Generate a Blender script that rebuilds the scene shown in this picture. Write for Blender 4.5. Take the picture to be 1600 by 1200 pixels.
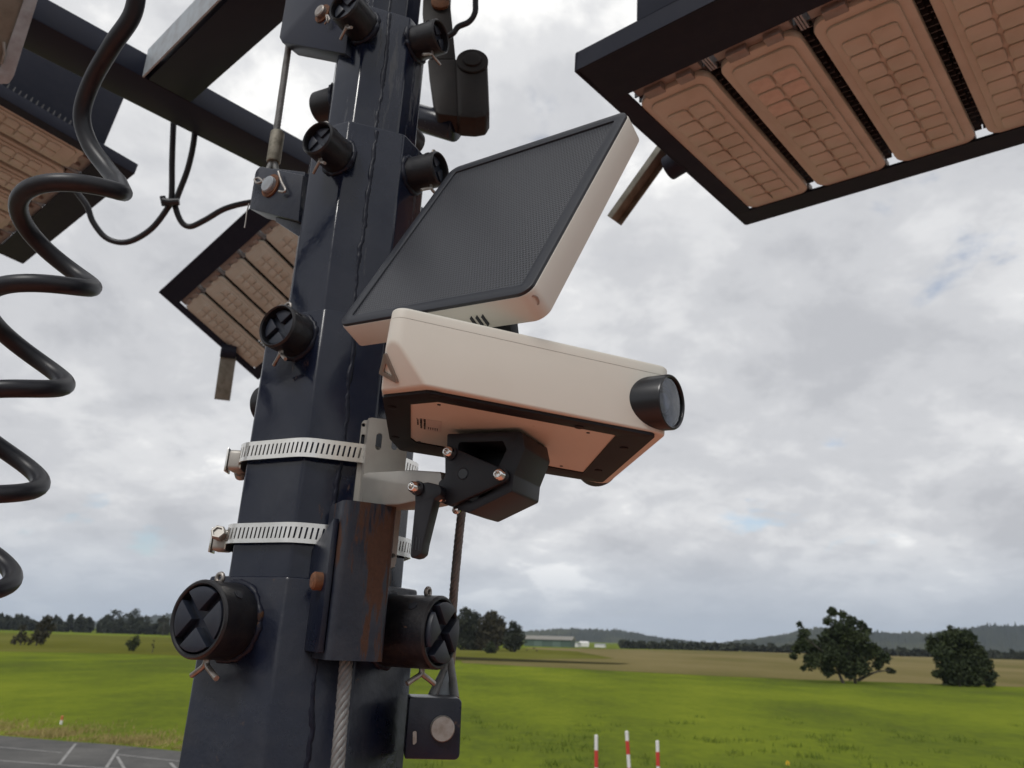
import bpy, bmesh, math, random
import numpy as np
from mathutils import Matrix, Vector
random.seed(7); rng = np.random.default_rng(7)
for o in list(bpy.data.objects): bpy.data.objects.remove(o)
S = bpy.context.scene
COL = S.collection

# ------------------------------------------------------------------ camera
PITCH, ROLL, FPX = math.radians(18.35), math.radians(1.6), 1200.0
CAM = np.array([0, 0, 3.0])
FW = np.array([0, math.cos(PITCH), math.sin(PITCH)])
_u0 = np.array([0, -math.sin(PITCH), math.cos(PITCH)]); _x = np.array([1.0, 0, 0])
RT = math.cos(ROLL) * _x + math.sin(ROLL) * _u0
UP = -math.sin(ROLL) * _x + math.cos(ROLL) * _u0
cd = bpy.data.cameras.new('camera'); cam = bpy.data.objects.new('camera', cd); COL.objects.link(cam)
cam.matrix_world = Matrix(((RT[0], UP[0], -FW[0], CAM[0]), (RT[1], UP[1], -FW[1], CAM[1]),
                           (RT[2], UP[2], -FW[2], CAM[2]), (0, 0, 0, 1)))
cd.sensor_width = 36; cd.lens = 27; cd.clip_start = 0.02; cd.clip_end = 30000
cd.dof.use_dof = True; cd.dof.focus_distance = 0.49; cd.dof.aperture_fstop = 19
S.camera = cam
S.render.resolution_x, S.render.resolution_y = 1024, 768
S.view_settings.view_transform = 'Standard'; S.view_settings.look = 'None'
S.view_settings.exposure = 0.2; S.view_settings.gamma = 1; S.view_settings.use_curve_mapping = False

# ------------------------------------------------------------------ world and sun
SUN_EL, SUN_AZ = math.radians(48), math.radians(208)       # azimuth clockwise from +Y
w = bpy.data.worlds.new('World'); S.world = w; w.use_nodes = True
nt = w.node_tree; nt.nodes.clear()
def N(t, **k):
    n = nt.nodes.new(t)
    for a, b in k.items(): setattr(n, a, b)
    return n
def L(a, b): nt.links.new(a, b)
def math_node(op, a, b=None, clamp=False):
    n = N('ShaderNodeMath', operation=op, use_clamp=clamp)
    for i, v in enumerate((a, b)):
        if v is None: continue
        if isinstance(v, (int, float)): n.inputs[i].default_value = v
        else: L(v, n.inputs[i])
    return n.outputs[0]
def ramp(fac, stops, interp='EASE'):
    n = N('ShaderNodeValToRGB'); cr = n.color_ramp; cr.interpolation = interp
    while len(cr.elements) < len(stops): cr.elements.new(0.5)
    for e, (p, c) in zip(cr.elements, stops):
        e.position = p; e.color = (*c, 1) if len(c) == 3 else c
    L(fac, n.inputs[0]); return n.outputs[0]
out = N('ShaderNodeOutputWorld')
sky = N('ShaderNodeTexSky', sky_type='NISHITA', sun_disc=False, sun_elevation=SUN_EL, sun_rotation=SUN_AZ)
bg_sky = N('ShaderNodeBackground'); L(sky.outputs[0], bg_sky.inputs[0]); bg_sky.inputs[1].default_value = 0.11
tc = N('ShaderNodeTexCoord'); sep = N('ShaderNodeSeparateXYZ'); L(tc.outputs['Generated'], sep.inputs[0])
zc = math_node('MAXIMUM', sep.outputs[2], 0.0)
den = math_node('ADD', zc, 0.38)
cx = math_node('DIVIDE', sep.outputs[0], den); cy = math_node('DIVIDE', sep.outputs[1], den)
comb = N('ShaderNodeCombineXYZ'); L(cx, comb.inputs[0]); L(cy, comb.inputs[1]); comb.inputs[2].default_value = 3.7
def noise(scale, detail, rough, vec, dist=0.0):
    n = N('ShaderNodeTexNoise'); n.inputs['Scale'].default_value = scale; n.inputs['Detail'].default_value = detail
    n.inputs['Roughness'].default_value = rough; n.inputs['Distortion'].default_value = dist
    L(vec, n.inputs['Vector']); return n.outputs[0]
n_big = noise(1.5, 3, 0.5, comb.outputs[0], 0.2)
n_mid = noise(4.2, 10, 0.60, comb.outputs[0], 0.15)
mp = N('ShaderNodeMapping'); mp.inputs['Location'].default_value = (5.3, 2.1, 7.7); L(comb.outputs[0], mp.inputs[0])
n_gap = noise(2.6, 7, 0.58, mp.outputs[0], 0.2)
dens = math_node('ADD', math_node('MULTIPLY', n_big, 0.46), math_node('MULTIPLY', n_mid, 0.54))
ccol = ramp(dens, [(0.39, (0.465, 0.474, 0.50)), (0.47, (0.555, 0.563, 0.585)), (0.545, (0.67, 0.675, 0.688)), (0.63, (0.95, 0.945, 0.93))])
# near the horizon the cloud base greys towards blue
hz = ramp(zc, [(0.0, (0.375, 0.43, 0.50)), (0.22, (1, 1, 1))], 'LINEAR')
hzf = ramp(zc, [(0.0, (0.8, 0.8, 0.8)), (0.14, (0, 0, 0))], 'EASE')
mixh = N('ShaderNodeMixRGB'); L(hzf, mixh.inputs[0]); L(ccol, mixh.inputs[1]); mixh.inputs[2].default_value = (0.42, 0.475, 0.55, 1)
bg_cl = N('ShaderNodeBackground'); L(mixh.outputs[0], bg_cl.inputs[0]); bg_cl.inputs[1].default_value = 1.0
gap = ramp(n_gap, [(0.635, (1, 1, 1)), (0.73, (0.3, 0.3, 0.3))])
ms = N('ShaderNodeMixShader'); L(gap, ms.inputs[0]); L(bg_sky.outputs[0], ms.inputs[1]); L(bg_cl.outputs[0], ms.inputs[2])
L(ms.outputs[0], out.inputs[0])

sd = bpy.data.lights.new('sun', 'SUN'); sd.energy = 1.2; sd.angle = math.radians(14); sd.color = (1, 0.97, 0.93)
sun = bpy.data.objects.new('sun', sd); COL.objects.link(sun)
sdir = Vector((math.sin(SUN_AZ) * math.cos(SUN_EL), math.cos(SUN_AZ) * math.cos(SUN_EL), math.sin(SUN_EL)))
sun.rotation_euler = sdir.to_track_quat('Z', 'Y').to_euler(); sun.location = (0, -20, 30)

# ------------------------------------------------------------------ helpers
def ray(x, y): return (x - 800) / FPX * RT + (600 - y) / FPX * UP + FW
def P(x, y, d): return CAM + ray(x, y) * d
def hit(x, y, o, n):
    q = ray(x, y); return CAM + q * (((np.asarray(o) - CAM) @ n) / (q @ n))
def hitz(x, y, z): return hit(x, y, np.array([0, 0, z]), np.array([0, 0, 1.0]))
def proj(p):
    v = np.asarray(p) - CAM; d = v @ FW
    return np.array([800 + FPX * (v @ RT) / d, 600 - FPX * (v @ UP) / d])
def nrm(v): v = np.asarray(v, float); return v / np.linalg.norm(v)
V = lambda *a: np.array(a, float)

class Frame:                     # an orthonormal frame: local <-> world
    def __init__(s, o, x, y, z): s.o = np.asarray(o, float); s.R = np.stack([x, y, z], 1)
    def w(s, p): return s.o + s.R @ np.asarray(p, float)
    def l(s, p): return s.R.T @ (np.asarray(p, float) - s.o)
    def hit(s, x, y, axis, val):   # ray against the local plane axis=val, result local
        n = s.R[:, axis]; return s.l(hit(x, y, s.o + n * val, n))
    def mat(s):
        R = s.R; o = s.o
        return Matrix(((R[0, 0], R[0, 1], R[0, 2], o[0]), (R[1, 0], R[1, 1], R[1, 2], o[1]), (R[2, 0], R[2, 1], R[2, 2], o[2]), (0, 0, 0, 1)))

PIV = {}
def thing(name, label, cat, frame=None, loc=None, group=None):
    o = bpy.data.objects.new(name, None); COL.objects.link(o); o.empty_display_size = 0.05
    o.matrix_world = frame.mat() if frame is not None else Matrix.Translation(Vector(loc) if loc is not None else Vector())
    PIV[o.name] = np.zeros(3) if frame is not None else np.asarray(loc if loc is not None else (0, 0, 0), float)
    return tag(o, label, cat, group)
def tag(o, label=None, cat=None, group=None, kind=None):
    for k, v in (('label', label), ('category', cat), ('group', group), ('kind', kind)):
        if v: o[k] = v
    return o

class MB:
    def __init__(s): s.v = []; s.f = []
    def add(s, verts, faces):
        b = len(s.v); s.v += [tuple(map(float, p)) for p in verts]; s.f += [tuple(i + b for i in f) for f in faces]; return s
    def prism(s, poly, vec):
        poly = [np.asarray(p, float) for p in poly]; vec = np.asarray(vec, float); n = len(poly)
        nn = sum(np.cross(poly[i], poly[(i + 1) % n]) for i in range(n))
        if nn @ vec > 0: poly = poly[::-1]
        return s.add(poly + [p + vec for p in poly], [tuple(range(n)), tuple(range(2 * n - 1, n - 1, -1))] +
                     [(i, i + n, (i + 1) % n + n, (i + 1) % n) for i in range(n)])
    def box(s, c, hx, hy, hz):
        c, hx, hy, hz = map(lambda a: np.asarray(a, float), (c, hx, hy, hz))
        return s.prism([c - hx - hy - hz, c + hx - hy - hz, c + hx + hy - hz, c - hx + hy - hz], 2 * hz)
    def abox(s, x0, x1, y0, y1, z0, z1):
        return s.prism([V(x0, y0, z0), V(x1, y0, z0), V(x1, y1, z0), V(x0, y1, z0)], V(0, 0, z1 - z0))
    def lathe(s, o, ax, prof, n=32, ref=None, closed=False):
        o = np.asarray(o, float); ax = nrm(ax)
        r = np.asarray(ref, float) if ref is not None else (V(1, 0, 0) if abs(ax[0]) < .8 else V(0, 1, 0))
        e1 = nrm(r - ax * (r @ ax)); e2 = np.cross(ax, e1)
        vs = []; fs = []; m = len(prof)
        for i in range(n):
            a = 2 * math.pi * i / n; d = e1 * math.cos(a) + e2 * math.sin(a)
            for (rad, h) in prof: vs.append(o + ax * h + d * rad)
        for i in range(n):
            j = (i + 1) % n
            for k in range(m if closed else m - 1):
                k2 = (k + 1) % m
                fs.append((i * m + k, j * m + k, j * m + k2, i * m + k2))
        if not closed:
            if prof[0][0] > 1e-6: fs.append(tuple(i * m for i in range(n))[::-1])
            if prof[-1][0] > 1e-6: fs.append(tuple(i * m + m - 1 for i in range(n)))
        return s.add(vs, fs)
    def tube(s, path, r, n=10, cap=True):
        path = [np.asarray(p, float) for p in path]; m = len(path)
        rs = r if hasattr(r, '__len__') else [r] * m
        T = [nrm(path[min(i + 1, m - 1)] - path[max(i - 1, 0)]) for i in range(m)]
        a = V(0, 0, 1) if abs(T[0][2]) < .9 else V(1, 0, 0)
        e = nrm(np.cross(T[0], a)); vs = []; fs = []
        for i in range(m):
            e = nrm(e - T[i] * (e @ T[i])); b = np.cross(T[i], e)
            for k in range(n):
                t = 2 * math.pi * k / n; vs.append(path[i] + rs[i] * (e * math.cos(t) + b * math.sin(t)))
        for i in range(m - 1):
            for k in range(n):
                k2 = (k + 1) % n; fs.append((i * n + k, i * n + k2, (i + 1) * n + k2, (i + 1) * n + k))
        if cap: fs.append(tuple(range(n))[::-1]); fs.append(tuple((m - 1) * n + k for k in range(n)))
        return s.add(vs, fs)
    def plate(s, outer, holes, to3, th):
        """flat plate with real holes; outer/holes are 2D loops, to3(u,v,h) maps to 3D, th = thickness along -h"""
        bm = bmesh.new()
        for loop in [outer] + holes:
            vs = [bm.verts.new((p[0], p[1], 0)) for p in loop]
            for i in range(len(vs)): bm.edges.new((vs[i], vs[(i + 1) % len(vs)]))
        bmesh.ops.triangle_fill(bm, use_beauty=True, use_dissolve=False, edges=bm.edges[:], normal=(0, 0, 1))
        bm.verts.index_update(); bm.verts.ensure_lookup_table()
        v2 = [tuple(v.co[:2]) for v in bm.verts]; tf = []
        for f in bm.faces:
            ids = [v.index for v in f.verts]; tf.append(tuple(ids if f.normal.z > 0 else ids[::-1]))
        n = len(v2)
        vs = [to3(a, b, 0) for a, b in v2] + [to3(a, b, -th) for a, b in v2]
        fs = tf + [tuple(i + n for i in f[::-1]) for f in tf]
        for e in bm.edges:
            if len(e.link_faces) == 1:
                i, j = e.verts[0].index, e.verts[1].index; fs.append((i, j, j + n, i + n))
        bm.free(); return s.add(vs, fs)
    def build(s, name, mat, parent=None, bevel=0.0, seg=2, smooth=38, label=None, recalc=True, shift=None):
        bm = bmesh.new(); vs = [bm.verts.new(p) for p in s.v]
        for f in s.f:
            try: bm.faces.new([vs[i] for i in f])
            except ValueError: pass
        if recalc: bmesh.ops.recalc_face_normals(bm, faces=bm.faces[:])
        if bevel:
            bmesh.ops.remove_doubles(bm, verts=bm.verts[:], dist=1e-6)
            ed = [e for e in bm.edges if len(e.link_faces) == 2 and e.calc_face_angle(0) > math.radians(30)]
            bmesh.ops.bevel(bm, geom=ed, offset=bevel, offset_type='OFFSET', segments=seg, profile=.5, affect='EDGES', clamp_overlap=True)
        return mesh_obj(name, bm, mat, parent, smooth, label)

def mesh_obj(name, bm, mat, parent=None, smooth=38, label=None):
    bm.normal_update()
    for f in bm.faces: f.smooth = True
    th = math.radians(smooth)
    for e in bm.edges:
        e.smooth = not (len(e.link_faces) != 2 or e.calc_face_angle(0) > th)
    co = np.array([v.co[:] for v in bm.verts]); piv = (co.min(0) + co.max(0)) / 2
    if parent is None: piv[2] = co[:, 2].min()
    bmesh.ops.translate(bm, verts=bm.verts[:], vec=Vector(-piv))
    me = bpy.data.meshes.new(name); bm.to_mesh(me); bm.free(); me.materials.append(mat)
    o = bpy.data.objects.new(name, me); COL.objects.link(o)
    if parent is not None:
        o.parent = parent; o.location = Vector(piv - PIV[parent.name])
    else: o.location = Vector(piv)
    PIV[o.name] = piv
    if label: o['label'] = label
    return o
def np_obj(name, verts, faces, mat, parent=None, kind=None, smooth=False):
    """big meshes straight from arrays; faces all quads or all tris"""
    verts = np.asarray(verts, float); faces = np.asarray(faces)
    piv = (verts.min(0) + verts.max(0)) / 2
    if parent is None: piv[2] = verts[:, 2].min()
    me = bpy.data.meshes.new(name); me.from_pydata((verts - piv).tolist(), [], faces.tolist()); me.materials.append(mat)
    if smooth: me.polygons.foreach_set('use_smooth', [True] * len(me.polygons))
    o = bpy.data.objects.new(name, me); COL.objects.link(o)
    if parent is not None: o.parent = parent; o.location = Vector(piv - PIV[parent.name])
    else: o.location = Vector(piv)
    PIV[o.name] = piv
    if kind: o['kind'] = kind
    return o
def rrect(x0, x1, y0, y1, r, n=5):
    pts = []
    for (cx_, cy_, a0) in ((x1 - r, y1 - r, 0), (x0 + r, y1 - r, 90), (x0 + r, y0 + r, 180), (x1 - r, y0 + r, 270)):
        for i in range(n + 1):
            a = math.radians(a0 + 90 * i / n); pts.append((cx_ + r * math.cos(a), cy_ + r * math.sin(a)))
    return pts
def round_poly(pts, r, n=4):
    """round the corners of a planar 3D/2D polygon"""
    pts = [np.asarray(p, float) for p in pts]; out = []; m = len(pts)
    rr = r if hasattr(r, '__len__') else [r] * m
    for i in range(m):
        p = pts[i]; a = pts[i - 1]; b = pts[(i + 1) % m]
        if rr[i] <= 0: out.append(p); continue
        ua, ub = nrm(a - p), nrm(b - p)
        ang = math.acos(np.clip(ua @ ub, -1, 1)); t = min(rr[i] / math.tan(ang / 2), .48 * np.linalg.norm(a - p), .48 * np.linalg.norm(b - p))
        rad = t * math.tan(ang / 2); c = p + nrm(ua + ub) * (rad / math.sin(ang / 2))
        s0 = p + ua * t - c; s1 = p + ub * t - c; tot = math.acos(np.clip(nrm(s0) @ nrm(s1), -1, 1))
        for k in range(n + 1):
            f = k / n
            out.append(c + (s0 * math.sin((1 - f) * tot) + s1 * math.sin(f * tot)) / max(math.sin(tot), 1e-9))
    return out
def catmull(pts, n=8):
    pts = [np.asarray(p, float) for p in pts]; q = [2 * pts[0] - pts[1]] + pts + [2 * pts[-1] - pts[-2]]; out = []
    for i in range(1, len(q) - 2):
        a, b, c, d = q[i - 1:i + 3]
        for k in range(n):
            t = k / n; out.append(.5 * ((2 * b) + (c - a) * t + (2 * a - 5 * b + 4 * c - d) * t * t + (3 * b - a - 3 * c + d) * t ** 3))
    return out + [pts[-1]]

# ------------------------------------------------------------------ materials
def mat(name, base, rough=.5, metal=0.0, spec=.5, var=None, var_scale=20, bump=None, rust=None, coat=0, rough_var=None):
    """base colour; var=(colour, amount) noise mix; bump=(scale, strength, distance); rust=(scale, threshold, colour)"""
    m = bpy.data.materials.new(name); m.use_nodes = True; t = m.node_tree; b = t.nodes['Principled BSDF']
    def n(ty, **k):
        x = t.nodes.new(ty)
        for a, c in k.items(): setattr(x, a, c)
        return x
    ln = t.links.new
    b.inputs['Base Color'].default_value = (*base, 1); b.inputs['Roughness'].default_value = rough
    b.inputs['Metallic'].default_value = metal; b.inputs['Specular IOR Level'].default_value = spec
    if coat: b.inputs['Coat Weight'].default_value = coat; b.inputs['Coat Roughness'].default_value = .15
    tcn = n('ShaderNodeTexCoord'); vec = tcn.outputs['Object']; col = None
    def ns(scale, det=4, r=.6, v=vec):
        x = n('ShaderNodeTexNoise'); x.inputs['Scale'].default_value = scale; x.inputs['Detail'].default_value = det
        x.inputs['Roughness'].default_value = r; ln(v, x.inputs['Vector']); return x.outputs[0]
    def rmp(f, p0, p1, c0=(0, 0, 0), c1=(1, 1, 1)):
        x = n('ShaderNodeValToRGB'); x.color_ramp.elements[0].position = p0; x.color_ramp.elements[1].position = p1
        x.color_ramp.elements[0].color = (*c0, 1); x.color_ramp.elements[1].color = (*c1, 1); ln(f, x.inputs[0]); return x.outputs[0]
    if var:
        f = ns(var_scale, 6); mx = n('ShaderNodeMixRGB'); mx.inputs[1].default_value = (*base, 1); mx.inputs[2].default_value = (*var[0], 1)
        ln(rmp(f, .42, .42 + var[1]), mx.inputs[0]); col = mx.outputs[0]
    rsock = None
    if rough_var:
        f = ns(rough_var[0], 5); mr = n('ShaderNodeMapRange'); ln(f, mr.inputs[0]); mr.inputs[1].default_value = .3; mr.inputs[2].default_value = .7
        mr.inputs[3].default_value = rough_var[1]; mr.inputs[4].default_value = rough_var[2]; rsock = mr.outputs[0]
    if rust:
        sc, th, rc = rust[:3]; v = vec
        if len(rust) > 3:
            mpn = n('ShaderNodeMapping'); mpn.inputs['Scale'].default_value = rust[3]; ln(vec, mpn.inputs[0]); v = mpn.outputs[0]
        f = rmp(ns(sc, 8, .68, v), th, th + .05)
        rc2 = n('ShaderNodeMixRGB'); rc2.inputs[1].default_value = (*rc, 1); rc2.inputs[2].default_value = tuple(c * .35 for c in rc) + (1,); ln(ns(sc * 6), rc2.inputs[0])
        mx = n('ShaderNodeMixRGB'); ln(f, mx.inputs[0]); mx.inputs[1].default_value = (*base, 1)
        if col: ln(col, mx.inputs[1])
        ln(rc2.outputs[0], mx.inputs[2]); col = mx.outputs[0]
        mm = n('ShaderNodeMath', operation='MULTIPLY_ADD'); ln(f, mm.inputs[0]); mm.inputs[1].default_value = .45; mm.inputs[2].default_value = rough
        if rsock: ln(rsock, mm.inputs[2])
        rsock = mm.outputs[0]
        if metal:
            mi = n('ShaderNodeMath', operation='MULTIPLY_ADD'); ln(f, mi.inputs[0]); mi.inputs[1].default_value = -metal; mi.inputs[2].default_value = metal; ln(mi.outputs[0], b.inputs['Metallic'])
    if col: ln(col, b.inputs['Base Color'])
    if rsock: ln(rsock, b.inputs['Roughness'])
    if bump:
        bn = n('ShaderNodeBump'); bn.inputs['Strength'].default_value = bump[1]; bn.inputs['Distance'].default_value = bump[2]
        ln(ns(bump[0], 5), bn.inputs['Height']); ln(bn.outputs[0], b.inputs['Normal'])
    return m
NAVY = (0.0045, 0.0075, 0.0195)
M = {}
M['paint'] = mat('navy_paint', NAVY, .2, spec=.40, var=((.016, .019, .032), .3), var_scale=13, bump=(11, .30, .0030), rough_var=(16, .06, .30), rust=(42, .615, (.060, .064, .075), (1, 1, .10)))
M['paint_rusty'] = mat('navy_paint_with_rust_spots', NAVY, .2, spec=.40, var=((.016, .019, .032), .3), var_scale=13, bump=(11, .30, .0030), rough_var=(16, .06, .30), rust=(26, .625, (.085, .040, .022), (1, 1, .3)))
M['paint_beam'] = mat('dark_navy_beam_paint', (.006, .009, .024), .38, spec=.25, var=((.011, .013, .024), .4), var_scale=8)
M['paint_old'] = mat('worn_navy_paint', NAVY, .24, spec=.42, var=((.013, .015, .024), .3), var_scale=40, bump=(70, .4, .0014), rust=(75, .655, (.11, .075, .055)), rough_var=(26, .2, .45))
M['paint_rust'] = mat('rusted_navy_paint', (.010, .013, .024), .3, spec=.45, var=((.03, .033, .043), .4), var_scale=40, bump=(120, .35, .0008), rust=(70, .535, (.075, .032, .017), (1, 1, .16)), rough_var=(30, .28, .5))
M['paint_matt'] = mat('matt_navy_paint', (.009, .0115, .024), .6, spec=.25, var=((.016, .018, .03), .4), var_scale=30, bump=(400, .12, .0006))
M['weld'] = mat('painted_weld', (.006, .008, .018), .42, spec=.25, bump=(300, .4, .001), rust=(60, .62, (.08, .04, .02)))
M['rust'] = mat('rusty_steel', (.16, .065, .028), .8, var=((.07, .03, .015), .3), var_scale=160, bump=(300, .5, .001))
M['knob'] = mat('dark_steel_tube', (.009, .0095, .013), .4, spec=.4, var=((.02, .019, .02), .3), var_scale=70, bump=(150, .4, .0012), rust=(110, .66, (.09, .05, .03)))
M['pad'] = mat('black_nylon_pad', (.014, .018, .030), .42, spec=.4, var=((.022, .026, .036), .3), var_scale=60)
M['pin'] = mat('plated_steel_pin', (.36, .34, .32), .42, .8, var=((.2, .16, .13), .35), var_scale=120)
M['steel'] = mat('brushed_stainless_steel', (.78, .76, .72), .24, .95, var=((.66, .64, .59), .3), var_scale=60)
M['steel_matt'] = mat('bead_blasted_steel', (.40, .385, .355), .5, .7, var=((.34, .325, .30), .3), var_scale=30, bump=(900, .08, .0002))
M['emblem'] = mat('brushed_emblem_metal', (.34, .30, .275), .28, .95)
M['chrome'] = mat('polished_steel', (.72, .70, .68), .13, 1.0)
M['rope'] = mat('galvanised_wire_rope', (.185, .187, .185), .55, .15, var=((.10, .10, .098), .3), var_scale=90)
M['sleeve'] = mat('swaged_sleeve', (.27, .255, .21), .6, .5, var=((.13, .12, .09), .25), var_scale=140)
M['beige'] = mat('beige_plastic', (.62, .597, .535), .5, spec=.38, var=((.585, .56, .497), .5), var_scale=18, bump=(1800, .06, .0001), rust=(14, .64, (.55, .52, .45), (1, 1, .35)))
M['cream'] = mat('warm_white_plastic', (.585, .565, .515), .5, spec=.35, var=((.555, .535, .485), .5), var_scale=22, bump=(1800, .05, .0001))
M['black'] = mat('black_plastic', (.014, .016, .023), .4, spec=.42, bump=(1500, .08, .0001))
M['black_gloss'] = mat('gloss_black_plastic', (.008, .009, .012), .28, spec=.5)
M['black_alu'] = mat('black_anodised_metal', (.009, .010, .015), .48, spec=.4, bump=(2500, .1, .00008))
M['rubber'] = mat('black_rubber_gasket', (.009, .009, .012), .62, spec=.3)
M['cable'] = mat('black_cable_sheath', (.008, .009, .014), .4, spec=.38, var=((.018, .018, .021), .4), var_scale=40, bump=(200, .1, .0004))
M['lens_cover'] = mat('dusty_lens_cover', (.53, .50, .43), .36, spec=.5, var=((.38, .335, .265), .45), var_scale=11, bump=(120, .15, .0008))
M['fin'] = mat('grey_cast_aluminium', (.10, .10, .105), .55, .4, var=((.05, .045, .045), .4), var_scale=50)
M['clip'] = mat('dull_aluminium', (.34, .30, .275), .5, .5, var=((.24, .20, .18), .4), var_scale=30)
M['galv'] = mat('galvanised_steel', (.34, .385, .42), .5, .15, var=((.24, .25, .265), .3), var_scale=45, bump=(60, .2, .001))
M['galv_dirty'] = mat('dirty_galvanised_steel', (.20, .195, .165), .65, .3, var=((.12, .115, .09), .3), var_scale=45, bump=(90, .3, .001))
M['motor'] = mat('brown_grey_casting', (.018, .0145, .0135), .6, spec=.25, var=((.011, .010, .010), .4), var_scale=40, bump=(200, .3, .0006), rust=(50, .66, (.06, .03, .02)))
M['label'] = mat('label_paper', (.55, .50, .46), .5); M['ink'] = mat('label_ink', (.02, .018, .02), .6)
M['orange'] = mat('orange_canopy_paint', (.55, .18, .095), .5, var=((.49, .16, .085), .4), var_scale=3)
M['tyre'] = mat('tyre_rubber', (.02, .02, .02), .85)
# glass of the camera lens: smoky dielectric dome over a dark barrel
def glass(name, tint, rough=.02):
    m = bpy.data.materials.new(name); m.use_nodes = True; b = m.node_tree.nodes['Principled BSDF']
    b.inputs['Base Color'].default_value = (*tint, 1); b.inputs['Roughness'].default_value = rough
    b.inputs['Transmission Weight'].default_value = 1.0; b.inputs['IOR'].default_value = 1.5; return m
M['glass'] = glass('lens_window', (.38, .43, .54)); M['lensglass'] = glass('camera_lens_glass', (.55, .6, .68))
M['lens_ring'] = mat('lens_ring_grey', (.05, .055, .065), .5); M['lens_in'] = mat('lens_inner_grey', (.028, .032, .04), .55)
# fine perforated front of the solar panel: a grid of round pits
def mesh_mat():
    m = bpy.data.materials.new('perforated_black_cell_cover'); m.use_nodes = True; t = m.node_tree; b = t.nodes['Principled BSDF']
    tcn = t.nodes.new('ShaderNodeTexCoord'); mpn = t.nodes.new('ShaderNodeMapping'); mpn.inputs['Scale'].default_value = (440, 440, 0); t.links.new(tcn.outputs['Object'], mpn.inputs[0])
    sp = t.nodes.new('ShaderNodeSeparateXYZ'); t.links.new(mpn.outputs[0], sp.inputs[0])
    def mn(op, a, bb=None):
        x = t.nodes.new('ShaderNodeMath'); x.operation = op
        for i, v in enumerate((a, bb)):
            if v is None: continue
            if isinstance(v, (int, float)): x.inputs[i].default_value = v
            else: t.links.new(v, x.inputs[i])
        return x.outputs[0]
    row = mn('FLOOR', sp.outputs[1]); off = mn('MULTIPLY', mn('MODULO', row, 2.0), .5)
    fx = mn('SUBTRACT', mn('FRACT', mn('ADD', sp.outputs[0], off)), .5); fy = mn('SUBTRACT', mn('FRACT', sp.outputs[1]), .5)
    d = mn('SQRT', mn('ADD', mn('MULTIPLY', fx, fx), mn('MULTIPLY', fy, fy)))
    hole = t.nodes.new('ShaderNodeMapRange'); t.links.new(d, hole.inputs[0]); hole.inputs[1].default_value = .26; hole.inputs[2].default_value = .4
    mx = t.nodes.new('ShaderNodeMixRGB'); t.links.new(hole.outputs[0], mx.inputs[0]); mx.inputs[1].default_value = (.0012, .0013, .002, 1); mx.inputs[2].default_value = (.034, .037, .047, 1)
    t.links.new(mx.outputs[0], b.inputs['Base Color']); b.inputs['Roughness'].default_value = .36; b.inputs['Specular IOR Level'].default_value = .6
    bp = t.nodes.new('ShaderNodeBump'); bp.inputs['Strength'].default_value = .6; bp.inputs['Distance'].default_value = .0006
    t.links.new(hole.outputs[0], bp.inputs['Height']); t.links.new(bp.outputs[0], b.inputs['Normal']); return m
M['cells'] = mesh_mat()
def leaf_mat(name, c0, c1, scale):
    m = mat(name, c0, .75, spec=.2, var=(c1, .35), var_scale=scale); return m
M['leaf_dark'] = leaf_mat('dark_olive_foliage', (.027, .038, .017), (.066, .080, .031), .9)
M['leaf_grey'] = leaf_mat('grey_green_foliage', (.030, .036, .024), (.058, .062, .036), .5)
M['leaf_brown'] = leaf_mat('brown_green_foliage', (.040, .036, .020), (.06, .055, .03), .6)
M['bark'] = mat('grey_bark', (.045, .038, .03), .9, var=((.08, .07, .06), .4), var_scale=3)

# ground materials use generated world-like object coordinates in metres
def field_mat(name, stops, s1, s2, stretch=(1, 1, 1), bumpd=.04, fine=2.2, alt=None):
    m = bpy.data.materials.new(name); m.use_nodes = True; t = m.node_tree; b = t.nodes['Principled BSDF']; ln = t.links.new
    b.inputs['Roughness'].default_value = .9; b.inputs['Specular IOR Level'].default_value = 0.0
    g = t.nodes.new('ShaderNodeNewGeometry'); mpn = t.nodes.new('ShaderNodeMapping'); mpn.inputs['Scale'].default_value = stretch; ln(g.outputs['Position'], mpn.inputs[0])
    def ns(sc, det, r=.6):
        x = t.nodes.new('ShaderNodeTexNoise'); x.inputs['Scale'].default_value = sc; x.inputs['Detail'].default_value = det; x.inputs['Roughness'].default_value = r
        ln(mpn.outputs[0], x.inputs['Vector']); return x.outputs[0]
    a = ns(s1, 5); c = ns(s2, 6); f = ns(fine, 5, .7)
    ad = t.nodes.new('ShaderNodeMath'); ad.operation = 'MULTIPLY_ADD'; ln(a, ad.inputs[0]); ad.inputs[1].default_value = .5
    ad2 = t.nodes.new('ShaderNodeMath'); ad2.operation = 'MULTIPLY_ADD'; ln(c, ad2.inputs[0]); ad2.inputs[1].default_value = .3
    ad3 = t.nodes.new('ShaderNodeMath'); ad3.operation = 'MULTIPLY'; ln(f, ad3.inputs[0]); ad3.inputs[1].default_value = .2
    ln(ad3.outputs[0], ad2.inputs[2]); ln(ad2.outputs[0], ad.inputs[2])
    r = t.nodes.new('ShaderNodeValToRGB'); cr = r.color_ramp
    while len(cr.elements) < len(stops): cr.elements.new(.5)
    for e, (p, cc) in zip(cr.elements, stops): e.position = p; e.color = (*cc, 1)
    ln(ad.outputs[0], r.inputs[0]); ln(r.outputs[0], b.inputs['Base Color'])
    bp = t.nodes.new('ShaderNodeBump'); bp.inputs['Strength'].default_value = .5; bp.inputs['Distance'].default_value = bumpd
    ln(f, bp.inputs['Height']); ln(bp.outputs[0], b.inputs['Normal']); return m
M['grass'] = field_mat('paddock_grass', [(.36, (.125, .112, .035)), (.43, (.088, .115, .022)), (.51, (.135, .170, .022)), (.58, (.178, .212, .026)), (.66, (.20, .195, .04))], .035, .16, (1, .55, 1))
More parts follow.
